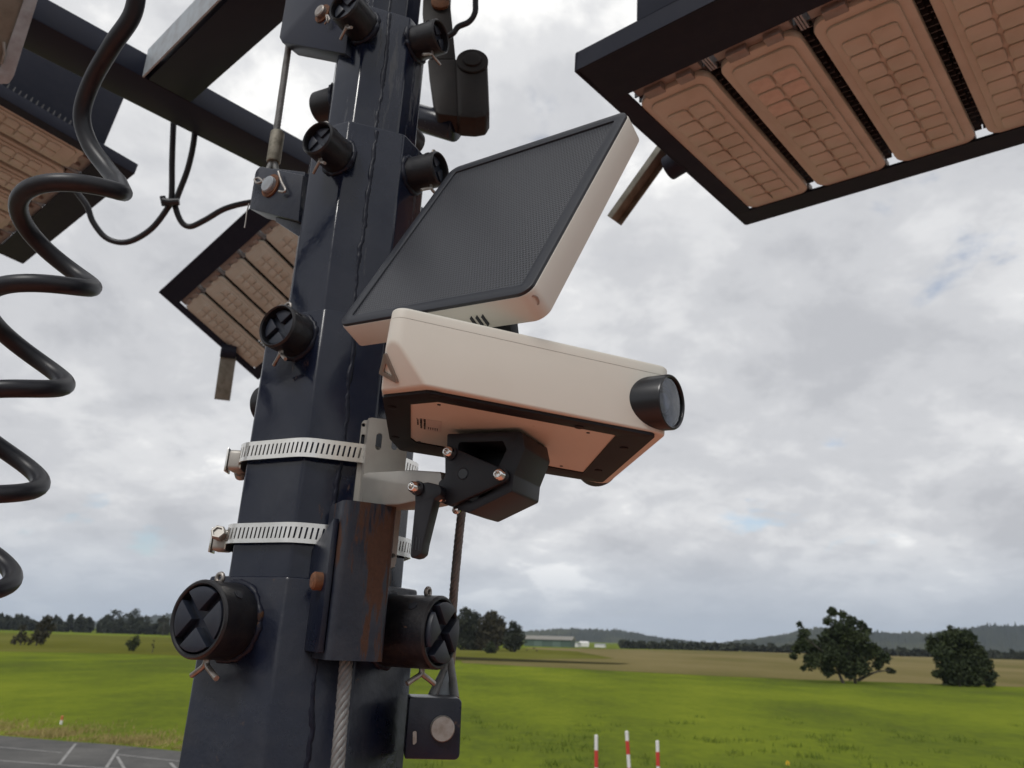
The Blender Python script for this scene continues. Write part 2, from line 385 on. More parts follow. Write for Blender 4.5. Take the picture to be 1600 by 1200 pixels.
M['dry'] = field_mat('dry_paddock_grass', [(.38, (.115, .108, .038)), (.48, (.165, .14, .06)), (.6, (.215, .175, .085))], .012, .05, (1, .4, 1))
M['olive'] = field_mat('grazed_olive_grass', [(.38, (.085, .088, .022)), (.48, (.115, .118, .022)), (.6, (.15, .15, .04))], .02, .07, (1, .5, 1))
M['mown'] = field_mat('dark_mown_strip', [(.4, (.03, .03, .014)), (.6, (.05, .045, .02))], .05, .2)
M['asphalt'] = field_mat('old_asphalt', [(.38, (.085, .085, .085)), (.5, (.115, .113, .11)), (.62, (.145, .142, .136))], .4, 1.5, bumpd=.006, fine=12)
M['bounce_ground'] = field_mat('red_brown_bounce_ground', [(.38, (.185, .135, .108)), (.5, (.225, .168, .138)), (.62, (.27, .205, .17))], .4, 1.5, bumpd=.02, fine=9)
M['line'] = mat('worn_white_line', (.27, .265, .255), .8, var=((.14, .14, .135), .4), var_scale=2)
M['verge_blade'] = mat('dry_verge_grass', (.36, .28, .12), .85, var=((.20, .19, .05), .4), var_scale=.8, spec=.2)
M['tuft'] = mat('green_grass_tuft', (.085, .13, .014), .85, var=((.15, .17, .03), .4), var_scale=.8, spec=.2)
M['hill'] = field_mat('wooded_hill', [(.40, (.028, .034, .026)), (.50, (.04, .046, .032)), (.60, (.075, .08, .04)), (.66, (.14, .13, .065))], .0035, .012, bumpd=4, fine=.06)
M['shed_wall'] = mat('green_shed_cladding', (.055, .095, .075), .6, var=((.075, .115, .09), .4), var_scale=.6)
M['shed_roof'] = mat('weathered_shed_roof', (.20, .19, .16), .6, var=((.16, .15, .125), .4), var_scale=.4)
M['white_paint'] = mat('white_paint', (.74, .73, .70), .55)
M['red_paint'] = mat('red_tape', (.52, .045, .03), .5)
M['grey_roof'] = mat('grey_tin_roof', (.22, .23, .25), .5); M['teal'] = mat('teal_tin', (.05, .19, .18), .55)
M['cattle'] = mat('brown_hide', (.06, .035, .022), .8)
M['traffic_orange'] = mat('orange_plastic', (.55, .16, .06), .5); M['petal'] = mat('yellow_petals', (.75, .48, .03), .6); M['stem'] = mat('green_stem', (.06, .10, .02), .8)

# ------------------------------------------------------------------ the setting: ground, fields, road, hills
G0 = -2600, 4200
def sheet(name, pts_xy, z, m, n=1):
    b = MB(); pts = [V(p[0], p[1], z) for p in pts_xy]; b.add(pts, [tuple(range(len(pts)))])
    o = b.build(name, m, smooth=60, recalc=False); o['kind'] = 'structure'; return o
g = MB(); xs = np.concatenate([np.linspace(-6000, -60, 14), np.linspace(-50, 50, 21), np.linspace(60, 6000, 14)]); ys = np.concatenate([np.linspace(-600, -20, 8), np.linspace(-15, 100, 24), np.linspace(120, 6000, 26)])
gv = [(x, y, 0.0) for y in ys for x in xs]; nx = len(xs)
gf = [(j * nx + i, j * nx + i + 1, (j + 1) * nx + i + 1, (j + 1) * nx + i) for j in range(len(ys) - 1) for i in range(nx - 1)]
gr = np_obj('ground', gv, gf, M['grass'], kind='structure')
def gp(x, y): return hitz(x, y, 0.0)[:2]
def wavy(a, b, n, amp, seed):
    r = np.random.default_rng(seed); t = np.linspace(0, 1, n); pts = np.array([np.asarray(a) * (1 - k) + np.asarray(b) * k for k in t])
    d = nrm(np.asarray(b) - np.asarray(a)); p = np.array([-d[1], d[0]]); off = np.cumsum(r.normal(0, amp, n)); off -= np.linspace(off[0], off[-1], n)
    return [tuple(q + p * o) for q, o in zip(pts, off)]
# straw-coloured field beyond the green strip, on the right
near = wavy(gp(722, 1036), gp(1150, 1058), 12, .5, 1) + wavy(gp(1152, 1058), gp(1600, 1074), 14, .35, 2)
ext = np.array(near[-1]) + nrm(np.array(near[-1]) - np.array(near[-8])) * 40
far_r = hitz(1900, 1042, 0)[:2]
sheet('dry_field', near + [tuple(ext), tuple(far_r)] + [tuple(gp(1600, 1026.5)), tuple(gp(1150, 1017.5)), tuple(gp(830, 1012)), tuple(gp(715, 1021))], .02, M['dry'])
sheet('olive_pasture', wavy(gp(701, 1033), gp(960, 1029), 8, 1.2, 4) + [tuple(gp(900, 1018)), tuple(gp(820, 1013.2)), tuple(gp(701, 1012))], .04, M['olive'])
sheet('mown_strip', wavy(gp(700, 1031), gp(965, 1038.5), 10, .25, 3) + wavy(gp(985, 1037.5), gp(700, 1026), 10, .3, 5), .06, M['mown'])
sheet('left_pasture', wavy(gp(-260, 1012), gp(700, 1034), 22, .8, 6) + [tuple(gp(700, 1011)), tuple(gp(420, 1000)), tuple(gp(-260, 982))], .02, M['olive'])
sheet('bounce_yard', wavy((-45, 13.5), (45, 10), 30, .15, 8) + [(45, -60), (-45, -60)], .006, M['bounce_ground'])  # unseen ground, added red-brown for the warm bounce on the undersides
# road at the bottom left, its lines and slab joints
ra, rb = gp(0, 1150), gp(282, 1174); rd = nrm(rb - ra); rp = np.array([rd[1], -rd[0]])       # rp points towards the camera
if rp @ (-ra) < 0: rp = -rp
def rq(t, s): return tuple(ra + rd * t + rp * s)
edge = [tuple(np.array(rq(t, 0)) + rp * rng.normal(0, .06)) for t in np.linspace(-60, 60, 80)]
sheet('road', edge + [rq(60, 7), rq(-60, 7)], .012, M['asphalt'])
def rl(x, y): q = gp(x, y) - ra; return q @ rd, q @ rp
def road_line(a, b, wd):
    (t0, s0), (t1, s1) = rl(*a), rl(*b); A, B = np.array(rq(t0, s0)), np.array(rq(t1, s1)); d = nrm(B - A); p = np.array([-d[1], d[0]]) * wd / 2
    b_ = MB(); q = [A - p, B - p, B + p, A + p]; b_.add([V(x[0], x[1], .018) for x in q], [(0, 1, 2, 3)])
    o = b_.build('road_line', M['line'], recalc=False); o['kind'] = 'structure'
for a, b, wd in (((-200, 1151), (96, 1177), .07), ((183, 1180), (420, 1206), .08), ((118, 1163), (92, 1196), .07), ((184, 1172), (160, 1210), .07),
                 ((183, 1183), (196, 1206), .07), ((-120, 1181), (240, 1207), .09), ((266, 1193), (276, 1204), .08)):
    road_line(a, b, wd)
# hills
def ridge(name, knots, dist, z0, seed, depth, m, rough):
    r = np.random.default_rng(seed); kx = np.array([k[0] for k in knots], float); ky = np.array([k[1] for k in knots], float)
    px = np.linspace(kx[0], kx[-1], 420); py = np.interp(px, kx, ky)
    k = 1.0; jit = np.zeros(len(px))
    for f, a in ((6, .5), (18, .3), (60, .35), (150, .3)):
        ph = r.uniform(0, 6.28); jit += a * np.sin(np.linspace(0, f * 6.28, len(px)) + ph + 2 * r.normal(0, .3, len(px)))
    top = np.array([P(x, y + j * rough, dist) for x, y, j in zip(px, py, jit)])
    rows = 14; vs = []; fs = []
    for i in range(rows + 1):
        t = i / rows
        for q in top:
            base = np.array([q[0], q[1], 0]); dirn = nrm(np.array([q[0], q[1], 0]))
            h = q[2] * (math.sin(t * math.pi / 2) ** 1.2)
            bmp = r.normal(0, .06) * q[2] * (t < .999) * (t > .01)
            p = base - dirn * depth * (1 - t); vs.append((p[0], p[1], z0 if i == 0 else max(h + bmp, z0)))
    for q in top:
        dirn = nrm(np.array([q[0], q[1], 0])); p = np.array([q[0], q[1], 0]) + dirn * depth; vs.append((p[0], p[1], z0))
    n = len(px)
    for i in range(rows + 1):
        for j in range(n - 1): fs.append((i * n + j, i * n + j + 1, (i + 1) * n + j + 1, (i + 1) * n + j))
    return np_obj(name, vs, fs, m, kind='structure', smooth=True)
ridge('hill', [(640, 1000), (740, 992), (815, 986), (860, 984), (930, 983), (962, 985), (1010, 992), (1060, 1000), (1120, 1006), (1200, 1012)], 2300, -2, 11, 420, M['hill'], 1.6)
ridge('hill', [(1080, 1012), (1130, 1004), (1180, 998), (1232, 990), (1262, 983), (1300, 982), (1350, 986), (1400, 990), (1460, 990), (1500, 984), (1530, 980), (1575, 979), (1640, 976), (1760, 985), (1900, 1000)], 2000, -2, 12, 420, M['hill'], 1.4)
ridge('hill', [(-200, 972), (40, 972), (150, 970), (225, 965), (262, 960), (300, 964), (380, 972), (520, 985), (660, 992)], 2700, -2, 13, 420, M['hill'], 1.4)

# ------------------------------------------------------------------ foliage
def leaf_quads(c, size, r, elong=1.5):
    n = len(c); a = r.normal(size=(n, 3)); a /= np.linalg.norm(a, axis=1)[:, None]
    b = r.normal(size=(n, 3)); b -= a * (a * b).sum(1)[:, None]; b /= np.linalg.norm(b, axis=1)[:, None]
    s = size * r.uniform(.6, 1.4, n)[:, None]; a = a * s * elong; b = b * s
    q = np.stack([c - a, c - b * .8, c + a, c + b * .8], 1).reshape(-1, 3)
    return q, np.arange(4 * n).reshape(n, 4)
def clump_points(clumps, dens, r):
    out = []
    for (c, rad) in clumps:
        rad = np.broadcast_to(np.asarray(rad, float), 3); n = max(int(dens * (rad[0] * rad[2]) ), 12)
        d = r.normal(size=(n, 3)); d /= np.linalg.norm(d, axis=1)[:, None]
        t = r.uniform(0, 1, n) ** .45; lump = 1 + .22 * np.sin(d[:, 0] * 5 + c[0]) * np.cos(d[:, 2] * 6 + c[2] * 3)
        out.append(np.asarray(c) + d * (t * lump)[:, None] * rad)
    return np.concatenate(out)
def tree(name, label, cat, base_px, clumps_px, trunks_px, leaf, dens, size, seed, group=None, trunk_r=3.0, flat=.8):
    r = np.random.default_rng(seed); b = np.array([*gp(*base_px), 0.0]); d = (b - CAM) @ FW; sc = d / FPX
    rt = nrm(np.array([RT[0], RT[1], 0])); fwd = np.array([-rt[1], rt[0], 0])
    def at(x, y, f=0.0): return b + rt * ((x - base_px[0]) * sc) + V(0, 0, 1) * ((base_px[1] - y) * sc * 1.05) + fwd * f * sc
    t = thing(name, label, cat, loc=b, group=group)
    tb = MB()
    for path in trunks_px:
        pts = [at(x, y, f) for x, y, f in path]; pts[0] = pts[0] + V(0, 0, -.05)
        sm = catmull(pts, 5); rs = [trunk_r * sc * (1 - .75 * i / (len(sm) - 1)) for i in range(len(sm))]
        tb.tube(sm, rs, 7)
    tb.build('trunk', M['bark'], t)
    cl = [(at(x, y, r.uniform(-.5, .5) * rad), V(1, flat, .9) * rad * sc) for x, y, rad in clumps_px]
    c = clump_points(cl, dens / sc ** 2, r); c[:, 2] = np.maximum(c[:, 2], .15)
    q, f = leaf_quads(c, size * sc, r)
    np_obj('crown', q, f, leaf, t)
    return t
tree('paddock_tree', 'large dark spreading tree with ragged topmost branches standing where green grass meets straw field', 'tree', (1327, 1068),
     [(1313, 966, 9), (1328, 970, 8), (1343, 978, 9), (1302, 980, 8), (1356, 984, 8), (1366, 992, 7), (1324, 992, 20), (1345, 1004, 20), (1305, 1004, 17), (1258, 986, 5), (1262, 998, 9), (1262, 1014, 14), (1280, 1020, 16), (1300, 1030, 20),
      (1322, 1024, 24), (1347, 1026, 22), (1368, 1022, 15), (1384, 1030, 11), (1250, 1022, 8), (1243, 1032, 6), (1272, 1038, 14), (1296, 1046, 13), (1322, 1044, 15), (1346, 1046, 14), (1374, 1040, 9), (1393, 1048, 6), (1398, 1050, 4), (1258, 1048, 5), (1330, 1056, 9), (1294, 1054, 7)],
     [[(1318, 1068, 0), (1313, 1056, 0), (1305, 1040, -4), (1285, 1022, -6), (1262, 1005, -6)], [(1338, 1068, 3), (1337, 1050, 3), (1332, 1025, 0), (1326, 1000, 0), (1316, 975, 2)],
      [(1337, 1050, 3), (1350, 1030, 4), (1366, 1015, 6), (1380, 1012, 6)], [(1341, 1063, 2), (1356, 1056, -2), (1372, 1050, -4), (1392, 1048, -5)], [(1332, 1025, 0), (1345, 1000, -3), (1358, 984, -4)]],
     M['leaf_dark'], 3.4, 1.7, 21, trunk_r=2.6)
tree('bushy_tree', 'dense dark rounded bushy tree with foliage down to the ground at the straw field edge', 'tree', (1508, 1073),
     [(1503, 1000, 15), (1520, 1004, 15), (1486, 1008, 16), (1466, 1008, 9), (1462, 1018, 9), (1500, 1022, 26), (1526, 1018, 18), (1535, 1030, 18), (1475, 1028, 18), (1546, 1040, 12), (1508, 1044, 26), (1478, 1046, 16), (1540, 1050, 15), (1466, 1056, 8), (1552, 1056, 8), (1510, 1060, 20), (1484, 1062, 13), (1545, 1066, 9), (1526, 1064, 12)],
     [[(1500, 1073, 0), (1499, 1055, 0), (1490, 1030, 0), (1478, 1012, 0)], [(1513, 1073, 2), (1515, 1050, 2), (1522, 1025, 0), (1520, 1005, 0)], [(1543, 1073, 0), (1542, 1060, 0), (1536, 1040, 0)]],
     M['leaf_dark'], 3.2, 1.7, 22, trunk_r=2.2)
CL = [('cluster_tree', 'tall dark tree right behind the wire rope, leftmost of the clump beside the shed', (732, 1016), [(726, 962, 8), (738, 968, 10), (720, 974, 12), (735, 985, 17), (722, 995, 15), (745, 998, 15), (732, 1006, 13)], M['leaf_grey']),
      ('cluster_tree', 'broad olive tree in the middle of the clump beside the shed', (766, 1017), [(768, 968, 9), (758, 974, 10), (778, 975, 10), (768, 986, 17), (755, 992, 14), (782, 992, 14), (768, 1003, 14), (752, 1006, 10)], M['leaf_brown']),
      ('cluster_tree', 'smaller rounded tree at the right end of the clump beside the green shed', (804, 1019), [(800, 981, 6), (806, 988, 9), (797, 995, 10), (811, 1000, 9), (803, 1006, 11), (793, 1008, 8)], M['leaf_grey']),
      ('small_shrub', 'small dark shrub in front of the clump of trees beside the shed', (766, 1021), [(766, 1013, 6), (762, 1017, 5), (770, 1017, 5), (766, 1008, 4)], M['leaf_dark'])]
for i, (nm, lb, b, c, lf) in enumerate(CL):
    c = [(x, y + (2 if r > 9 else 0), r * 1.22) for x, y, r in c]
    tree(nm, lb, 'shrub' if 'shrub' in nm else 'tree', b, c, [[(b[0], b[1], 0), (b[0] - 1, (b[1] + c[0][1]) / 2, 0), (b[0] + 1, c[0][1] + 8, 0)]], lf, 3.2, 1.5, 30 + i, group='trees beside the shed', trunk_r=1.8)
tree('leaning_bush', 'thin dark straggly bush nearest the left edge, left of a wider bush', 'bush', (32, 1008),
     [(28, 984, 6), (30, 994, 8), (24, 1001, 7), (36, 1001, 7), (20, 1005, 4)], [[(32, 1008, 0), (31, 998, 0), (28, 985, 0)]], M['leaf_brown'], 1.7, 1.4, 41, trunk_r=1.2)
tree('leaning_bush', 'wider dark bush leaning right beside a thinner bush on the left field', 'bush', (58, 1009),
     [(66, 972, 8), (60, 980, 9), (72, 982, 8), (56, 990, 10), (68, 993, 9), (50, 998, 8), (62, 1001, 8), (46, 1004, 5)], [[(56, 1009, 0), (58, 995, 0), (64, 978, 0)]], M['leaf_brown'], 2.0, 1.4, 42, trunk_r=1.4)
tree('round_shrub', 'small round dark shrub alone on the left field near the mast', 'shrub', (207, 1018),
     [(207, 1008, 8), (201, 1006, 6), (213, 1006, 7), (208, 999, 6), (198, 1009, 4), (207, 1013, 7)], [[(207, 1018, 0), (207, 1010, 0), (208, 1002, 0)]], M['leaf_dark'], 2.2, 1.2, 43, trunk_r=1.0)
tree('thin_sapling', 'thin bare sapling in the left field between round shrub and black knob', 'sapling', (238, 1020),
     [(238, 1003, 2.2), (237, 1009, 2.2), (239, 1012, 1.8)], [[(238, 1020, 0), (238, 1012, 0), (238, 1001, 0)]], M['leaf_brown'], 1.2, .8, 44, trunk_r=.7)
LT = [('shelter_tree', 'tall dark tree with a feathery top standing before the left tree belt', (176, 990), [(172, 960, 6), (180, 962, 6), (168, 968, 7), (184, 970, 7), (175, 976, 9), (166, 980, 6)], M['leaf_grey']),
      ('shelter_tree', 'dark broad tree just right of the teal roofed hut in the left distance', (204, 991), [(204, 960, 7), (197, 966, 8), (212, 967, 8), (204, 976, 11), (194, 980, 7), (216, 979, 8), (205, 985, 8)], M['leaf_grey']),
      ('shelter_tree', 'lower dark tree third from the hut at the end of the left tree belt', (226, 990), [(224, 968, 5), (230, 974, 6), (222, 979, 7), (232, 982, 5), (226, 984, 6)], M['leaf_grey']),
      ('shelter_tree', 'thin pale tree in front of the bluish hill left of the black knob', (254, 993), [(252, 966, 3), (258, 971, 4), (248, 974, 4), (256, 979, 5), (250, 984, 4), (259, 985, 4)], M['leaf_brown'])]
for i, (nm, lb, b, c, lf) in enumerate(LT):
    tree(nm, lb, 'tree', b, c, [[(b[0], b[1], 0), (b[0], (b[1] + c[0][1]) / 2, 0), (c[0][0], c[0][1] + 4, 0)]], lf, 2.0, 1.3, 50 + i, group='trees at the end of the left tree belt', trunk_r=1.0)
# far tree belts that read as one mass
def belt(name, pts, hpx, leaf, seed, nq, size, jit=.35):
    r = np.random.default_rng(seed); cl = []
    for (x0, y0), (x1, y1) in zip(pts[:-1], pts[1:]):
        n = max(int((x1 - x0) / 5), 1)
        for i in range(n):
            x = x0 + (x1 - x0) * (i + r.uniform(0, 1)) / n; y = y0 + (y1 - y0) * (x - x0) / (x1 - x0)
            b = np.array([*gp(x, y), 0]); sc = ((b - CAM) @ FW) / FPX; h = hpx * r.uniform(1 - jit, 1 + jit) * sc
            cl.append((b + V(0, r.uniform(0, 10) , h * .5), V(r.uniform(4, 7) * sc, 5 * sc, h * .55)))
    r2 = np.random.default_rng(seed + 1); c = []
    for cc, rad in cl:
        d = r2.normal(size=(nq, 3)); d /= np.linalg.norm(d, axis=1)[:, None]; c.append(cc + d * (r2.uniform(0, 1, nq) ** .4)[:, None] * rad)
    c = np.concatenate(c); c[:, 2] = np.maximum(c[:, 2], .1)
    q, f = leaf_quads(c, size, r2); o = np_obj(name, q, f, leaf, kind='stuff'); return o
o = belt('far_tree_belt', [(-120, 982), (0, 984.5), (150, 989), (275, 993)], 19, M['leaf_grey'], 61, 150, .9); tag(o, 'dark belt of trees along the far edge of the left field', 'tree belt')
o = belt('far_tree_belt', [(972, 1013.5), (1060, 1015.5), (1240, 1020.5), (1420, 1026), (1600, 1031), (1760, 1036)], 10, M['leaf_grey'], 62, 70, .9, .3); tag(o, 'low dark tree belt at the foot of the hills behind the straw field', 'tree belt')

# ------------------------------------------------------------------ far buildings, animals, roadside posts
def facing_frame(px, py, yaw=0):
    b = np.array([*gp(px, py), 0.0]); az = math.atan2(b[0], b[1]) + math.radians(yaw)
    y = V(math.sin(az), math.cos(az), 0); x = V(y[1], -y[0], 0); f = Frame(b, x, y, V(0, 0, 1)); f.sc = ((b - CAM) @ FW) / FPX; return f
def house(name, label, cat, px, py, wpx, hpx, depth, yaw, wall, roof, doors=0, rise=.45, over=.05):
    f = facing_frame(px, py, yaw); s = f.sc; W = wpx * s; H = hpx * s; t = thing(name, label, cat, frame=f)
    MB().abox(-W / 2, W / 2, 0, depth, -.1, H).build('wall', wall, t)
    R = H * rise; e = .03 * W; rb_ = MB()
    rb_.prism([V(-W / 2 - e, -e, H + .01), V(-W / 2 - e, depth + e, H + .01), V(-W / 2 - e, depth / 2, H + R)], V(W + 2 * e, 0, 0)); rb_.build('roof', roof, t)
    for i in range(doors):
        x = -W / 2 + W * (i + .5) / doors; MB().abox(x - W * .42 / doors, x + W * .42 / doors, -.06, .0, .05, H * .8).build('door', [M['shed_wall'], M['door']][i % 2 if doors > 1 else 0], t)
    return t
M['door'] = mat('pale_green_door', (.10, .15, .125), .6)
house('green_shed', 'long low green shed with pale roof at the far side of the field', 'shed', 855, 1010.5, 74, 10.5, 14, 10, M['shed_wall'], M['shed_roof'], doors=5, rise=.55)
house('white_house', 'tiny white house just right of the long green shed', 'house', 898, 1010.8, 9, 4.2, 6, 20, M['white_paint'], M['grey_roof'])
house('white_house', 'small white house with wider roof, second right of the green shed', 'house', 914, 1010.5, 13, 5.5, 7, -10, M['white_paint'], M['white_paint'])
house('white_house', 'low white building furthest right of the green shed before dark trees', 'house', 937, 1011.5, 16, 3.6, 7, 5, M['white_paint'], M['grey_roof'])
house('white_house', 'tiny white house in the tree belt at far left edge', 'house', 18, 975.5, 9, 4.5, 7, 5, M['white_paint'], M['grey_roof'])
house('white_house', 'tiny white house peeping through the left tree belt above a bush', 'house', 48, 977.5, 8, 4.5, 7, -5, M['white_paint'], M['grey_roof'])
house('teal_hut', 'low teal roofed hut before the left tree belt', 'hut', 172, 989.5, 24, 4.5, 3, 14, M['teal'], M['teal'])
def cow(px, py, label, yaw, size):
    f = facing_frame(px, py, yaw); s = f.sc * size; t = thing('cow', label, 'cow', frame=f, group='cows grazing in front of the shed')
    b = MB(); b.tube([V(-.75, 0, .95) * s, V(-.55, 0, 1.0) * s, V(0, 0, .98) * s, V(.5, 0, 1.02) * s, V(.75, 0, 1.1) * s, V(1.0, 0, .75) * s, V(1.2, 0, .35) * s],
                     [.12 * s, .34 * s, .38 * s, .34 * s, .22 * s, .15 * s, .1 * s], 8)
    for x in (-.5, .5):
        for y in (-.2, .2): b.tube([V(x, y, .9) * s, V(x - .04, y, .45) * s, V(x, y, 0) * s], [.13 * s, .08 * s, .06 * s], 6)
    b.build('body', M['cattle'], t); return t
cow(834, 1014.5, 'brown cow grazing nearest the green shed', 15, 1.9); cow(839, 1018.5, 'brown cow grazing nearer than the other one before the shed', 170, 2.0); cow(823, 1017.5, 'brown cow grazing below the right end of the clump of trees', 5, 1.7)
def delineator(px, ytop, lean, label, dist, cuts):
    top = P(px, ytop, dist); H = top[2]; b = np.array([top[0] - lean[0] * H, top[1], 0.0]); sc = dist / FPX; r = 2.7 * sc
    t = thing('marker_post', label, 'post', loc=b, group='red and white posts beside the field'); ax = nrm(top - b); T = np.linalg.norm(top - b)
    MB().lathe(b, V(0, 0, 1), [(.16, 0), (.16, .03), (.06, .06)], 18).build('base', M['rubber'], t)
    MB().lathe(b + ax * .04, ax, [(r, 0), (r, T - .05), (r * .6, T - .04)], 16).build('post', M['white_paint'], t)
    for c0, c1 in cuts: MB().lathe(b + ax * (T - c1 * sc), ax, [(r + .003, 0), (r + .003, (c1 - c0) * sc)], 16).build('red_band', M['red_paint'], t)
delineator(931.5, 1148, (.004, 0), 'red and white marker post, left of three in the grass', 13.2, [(22, 46), (68, 92)])
delineator(979, 1142, (-.055, 0), 'red and white marker post leaning left, middle of three and tallest', 13.6, [(14, 33), (52, 75)])
delineator(1027, 1157, (.0, 0), 'red and white marker post, shortest and right of three', 13.2, [(16, 36), (58, 80)])
def peg(px, py, h, label):
    p = np.array([*gp(px, py), 0.0]); t = thing('marker_peg', label, 'peg', loc=p)
    MB().lathe(p, V(0, 0, 1), [(.04, 0), (.04, h * .5)], 12).build('white_foot', M['white_paint'], t)
    MB().lathe(p + V(0, 0, h * .5), V(0, 0, 1), [(.037, 0), (.037, h * .45), (.02, h * .5)], 12).build('orange_top', M['traffic_orange'], t)
peg(95, 1132, .26, 'short orange and white marker peg in the grass beyond the road')
def flower(px, py):
    b = np.array([*gp(px, py), 0.0]); top = b + V(.01, 0, .16); t = thing('yellow_flower', 'single yellow flower at the bottom edge of the photo right of the posts', 'flower', loc=b)
    MB().tube([b, b + V(.015, 0, .08), top], .008, 6).build('stem', M['stem'], t)
    for k in range(7):
        a = k * 2 * math.pi / 7; dd = V(math.cos(a), 0, math.sin(a)); e = V(-math.sin(a), 0, math.cos(a))
        MB().prism([top, top + dd * .035 + e * .02, top + dd * .065, top + dd * .035 - e * .02], V(0, .01, 0)).build('petal', M['petal'], t)
flower(1231, 1203)
# dry grass verge along the far road edge, tufts in the near field
def blades(name, pts, hmin, hmax, wd, m, seed):
    r = np.random.default_rng(seed); n = len(pts); a = r.uniform(0, 6.28, n); h = r.uniform(hmin, hmax, n); ln = r.normal(0, .35, (n, 2)) * h[:, None]
    dx = np.cos(a) * wd; dy = np.sin(a) * wd; z = np.zeros(n)
    v = np.stack([np.stack([pts[:, 0] - dx, pts[:, 1] - dy, z], 1), np.stack([pts[:, 0] + dx, pts[:, 1] + dy, z], 1), np.stack([pts[:, 0] + ln[:, 0], pts[:, 1] + ln[:, 1], h], 1)], 1).reshape(-1, 3)
    return np_obj(name, v, np.arange(3 * n).reshape(n, 3), m, kind='stuff')
r_ = np.random.default_rng(71); n_ = 16000
tt = r_.uniform(-9, 10, n_); ss = -np.abs(r_.gamma(2.0, .55, n_)) - .05; cl_ = np.sin(tt * 2.1) + np.sin(tt * 5.3 + 1) * .6 + r_.normal(0, .7, n_); k_ = cl_ > -.3
vp = np.array([rq(a, b) for a, b in zip(tt[k_], ss[k_])])
o = blades('verge_grass', vp, .03, .17, .012, M['verge_blade'], 72); tag(o, 'dry straw coloured grass tufts along the far road edge', 'grass')
fx_ = []
for c in range(130):
    x = r_.uniform(640, 1640); y = r_.uniform(1150, 1235) if c % 3 else r_.uniform(1120, 1160); q = gp(x, y); fx_.append(q + r_.normal(0, .22, (26, 2)))
o = blades('grass_tufts', np.concatenate(fx_), .05, .20, .012, M['tuft'], 73); tag(o, 'taller green grass tufts behind the red and white posts', 'grass')
# ------------------------------------------------------------------ the telescopic mast (local frame: x right face, -y left face, z along the axis)
th = math.radians(-26); _A = nrm(V(.0195, .005, 1)); _ex = V(math.cos(th), math.sin(th), 0); _ex = nrm(_ex - _A * (_ex @ _A)); _ey = np.cross(_A, _ex)
MF = Frame(V(-.1463, .6031, 3.0), _ex, _ey, _A)
SEC = [(.141, .036), (.122, .034), (.104, .034), (.084, .028), (.066, .022)]
def octo(Sz, k, z, r=.005, grow=0.0):
    h = Sz / 2 + grow; k2 = k + grow * (2 - math.sqrt(2)) * .5
    p = [V(-h + k2, -h, z), V(h - k2, -h, z), V(h, -h + k2, z), V(h, h - k2, z), V(h - k2, h, z), V(-h + k2, h, z), V(-h, h - k2, z), V(-h, -h + k2, z)]
    return round_poly(p, r, 3)
NCH = nrm(V(1, -1, 0)); TCH = nrm(V(1, 1, 0))          # normal and tangent of the front chamfer
def chd(i): S_, k_ = SEC[i]; return (S_ - k_) / math.sqrt(2)
def z_at(py, i, lat=0.0, extra=0.0):
    zs = np.linspace(-.9, 1.2, 4201); d = chd(i) + extra
    p = np.array([proj(MF.w(NCH * d + TCH * lat + V(0, 0, z)))[1] for z in zs[::10]]); k = np.argmin(abs(p - py)); return zs[::10][k]
BASE_Z = 2.04 - 3.0
mast = thing('telescopic_mast', 'dark navy telescopic mast of nested square steel tubes carrying the camera and the wire ropes', 'mast',
             frame=Frame(MF.w(V(0, 0, BASE_Z)), _ex, _ey, _A))
PIV[mast.name] = V(0, 0, BASE_Z)
tops = [z_at(905, 0), z_at(487, 1), z_at(200, 2), z_at(14, 3), .93]
bots = [BASE_Z, tops[0] - .25, tops[1] - .2, tops[2] - .2, tops[3] - .2]
sect = []
for i, (S_, k_) in enumerate(SEC):
    b = MB(); b.prism(octo(S_, k_, bots[i]), V(0, 0, tops[i] - bots[i]))
    o = b.build('mast_section', M[['paint_old', 'paint_rusty', 'paint', 'paint', 'paint'][i]], mast, bevel=.0022, smooth=30); sect.append(o)
    wb = MB(); z0 = BASE_Z + .3 if i == 0 else tops[i - 1] + .004; z = np.arange(z0, tops[i] - .003, .0022); rr = np.random.default_rng(90 + i)
    j = np.cumsum(rr.normal(0, .00035, len(z))); j -= np.linspace(j[0], j[-1], len(z))
    wb.tube([NCH * (chd(i) - .0012) + TCH * (jj + rr.normal(0, .00015)) + V(0, 0, q) for q, jj in zip(z, j)], np.abs(.0021 + np.convolve(rr.normal(0, .0007, len(z)), np.ones(5) / 5, 'same')), 7)
    wb.build('weld_bead', M['weld'], o, smooth=60)
def solve_on_face(n, lat, h, px, py):
    """find (lateral, z) so that n*h + lat*s + z*Z lands on the pixel"""
    s, z = 0.0, .2
    for _ in range(30):
        f = proj(MF.w(n * h + lat * s + V(0, 0, z))) - (px, py); e = 1e-5
        J = np.stack([(proj(MF.w(n * h + lat * (s + e) + V(0, 0, z))) - (px, py) - f) / e, (proj(MF.w(n * h + lat * s + V(0, 0, z + e))) - (px, py) - f) / e], 1)
        d = np.linalg.solve(J, -f); s += d[0]; z += d[1]
    return s, z
FACE = {'L': (V(0, -1, 0), V(1, 0, 0)), 'R': (V(1, 0, 0), V(0, 1, 0)), 'BL': (V(-1, 0, 0), V(0, -1, 0)), 'BR': (V(0, 1, 0), V(-1, 0, 0))}
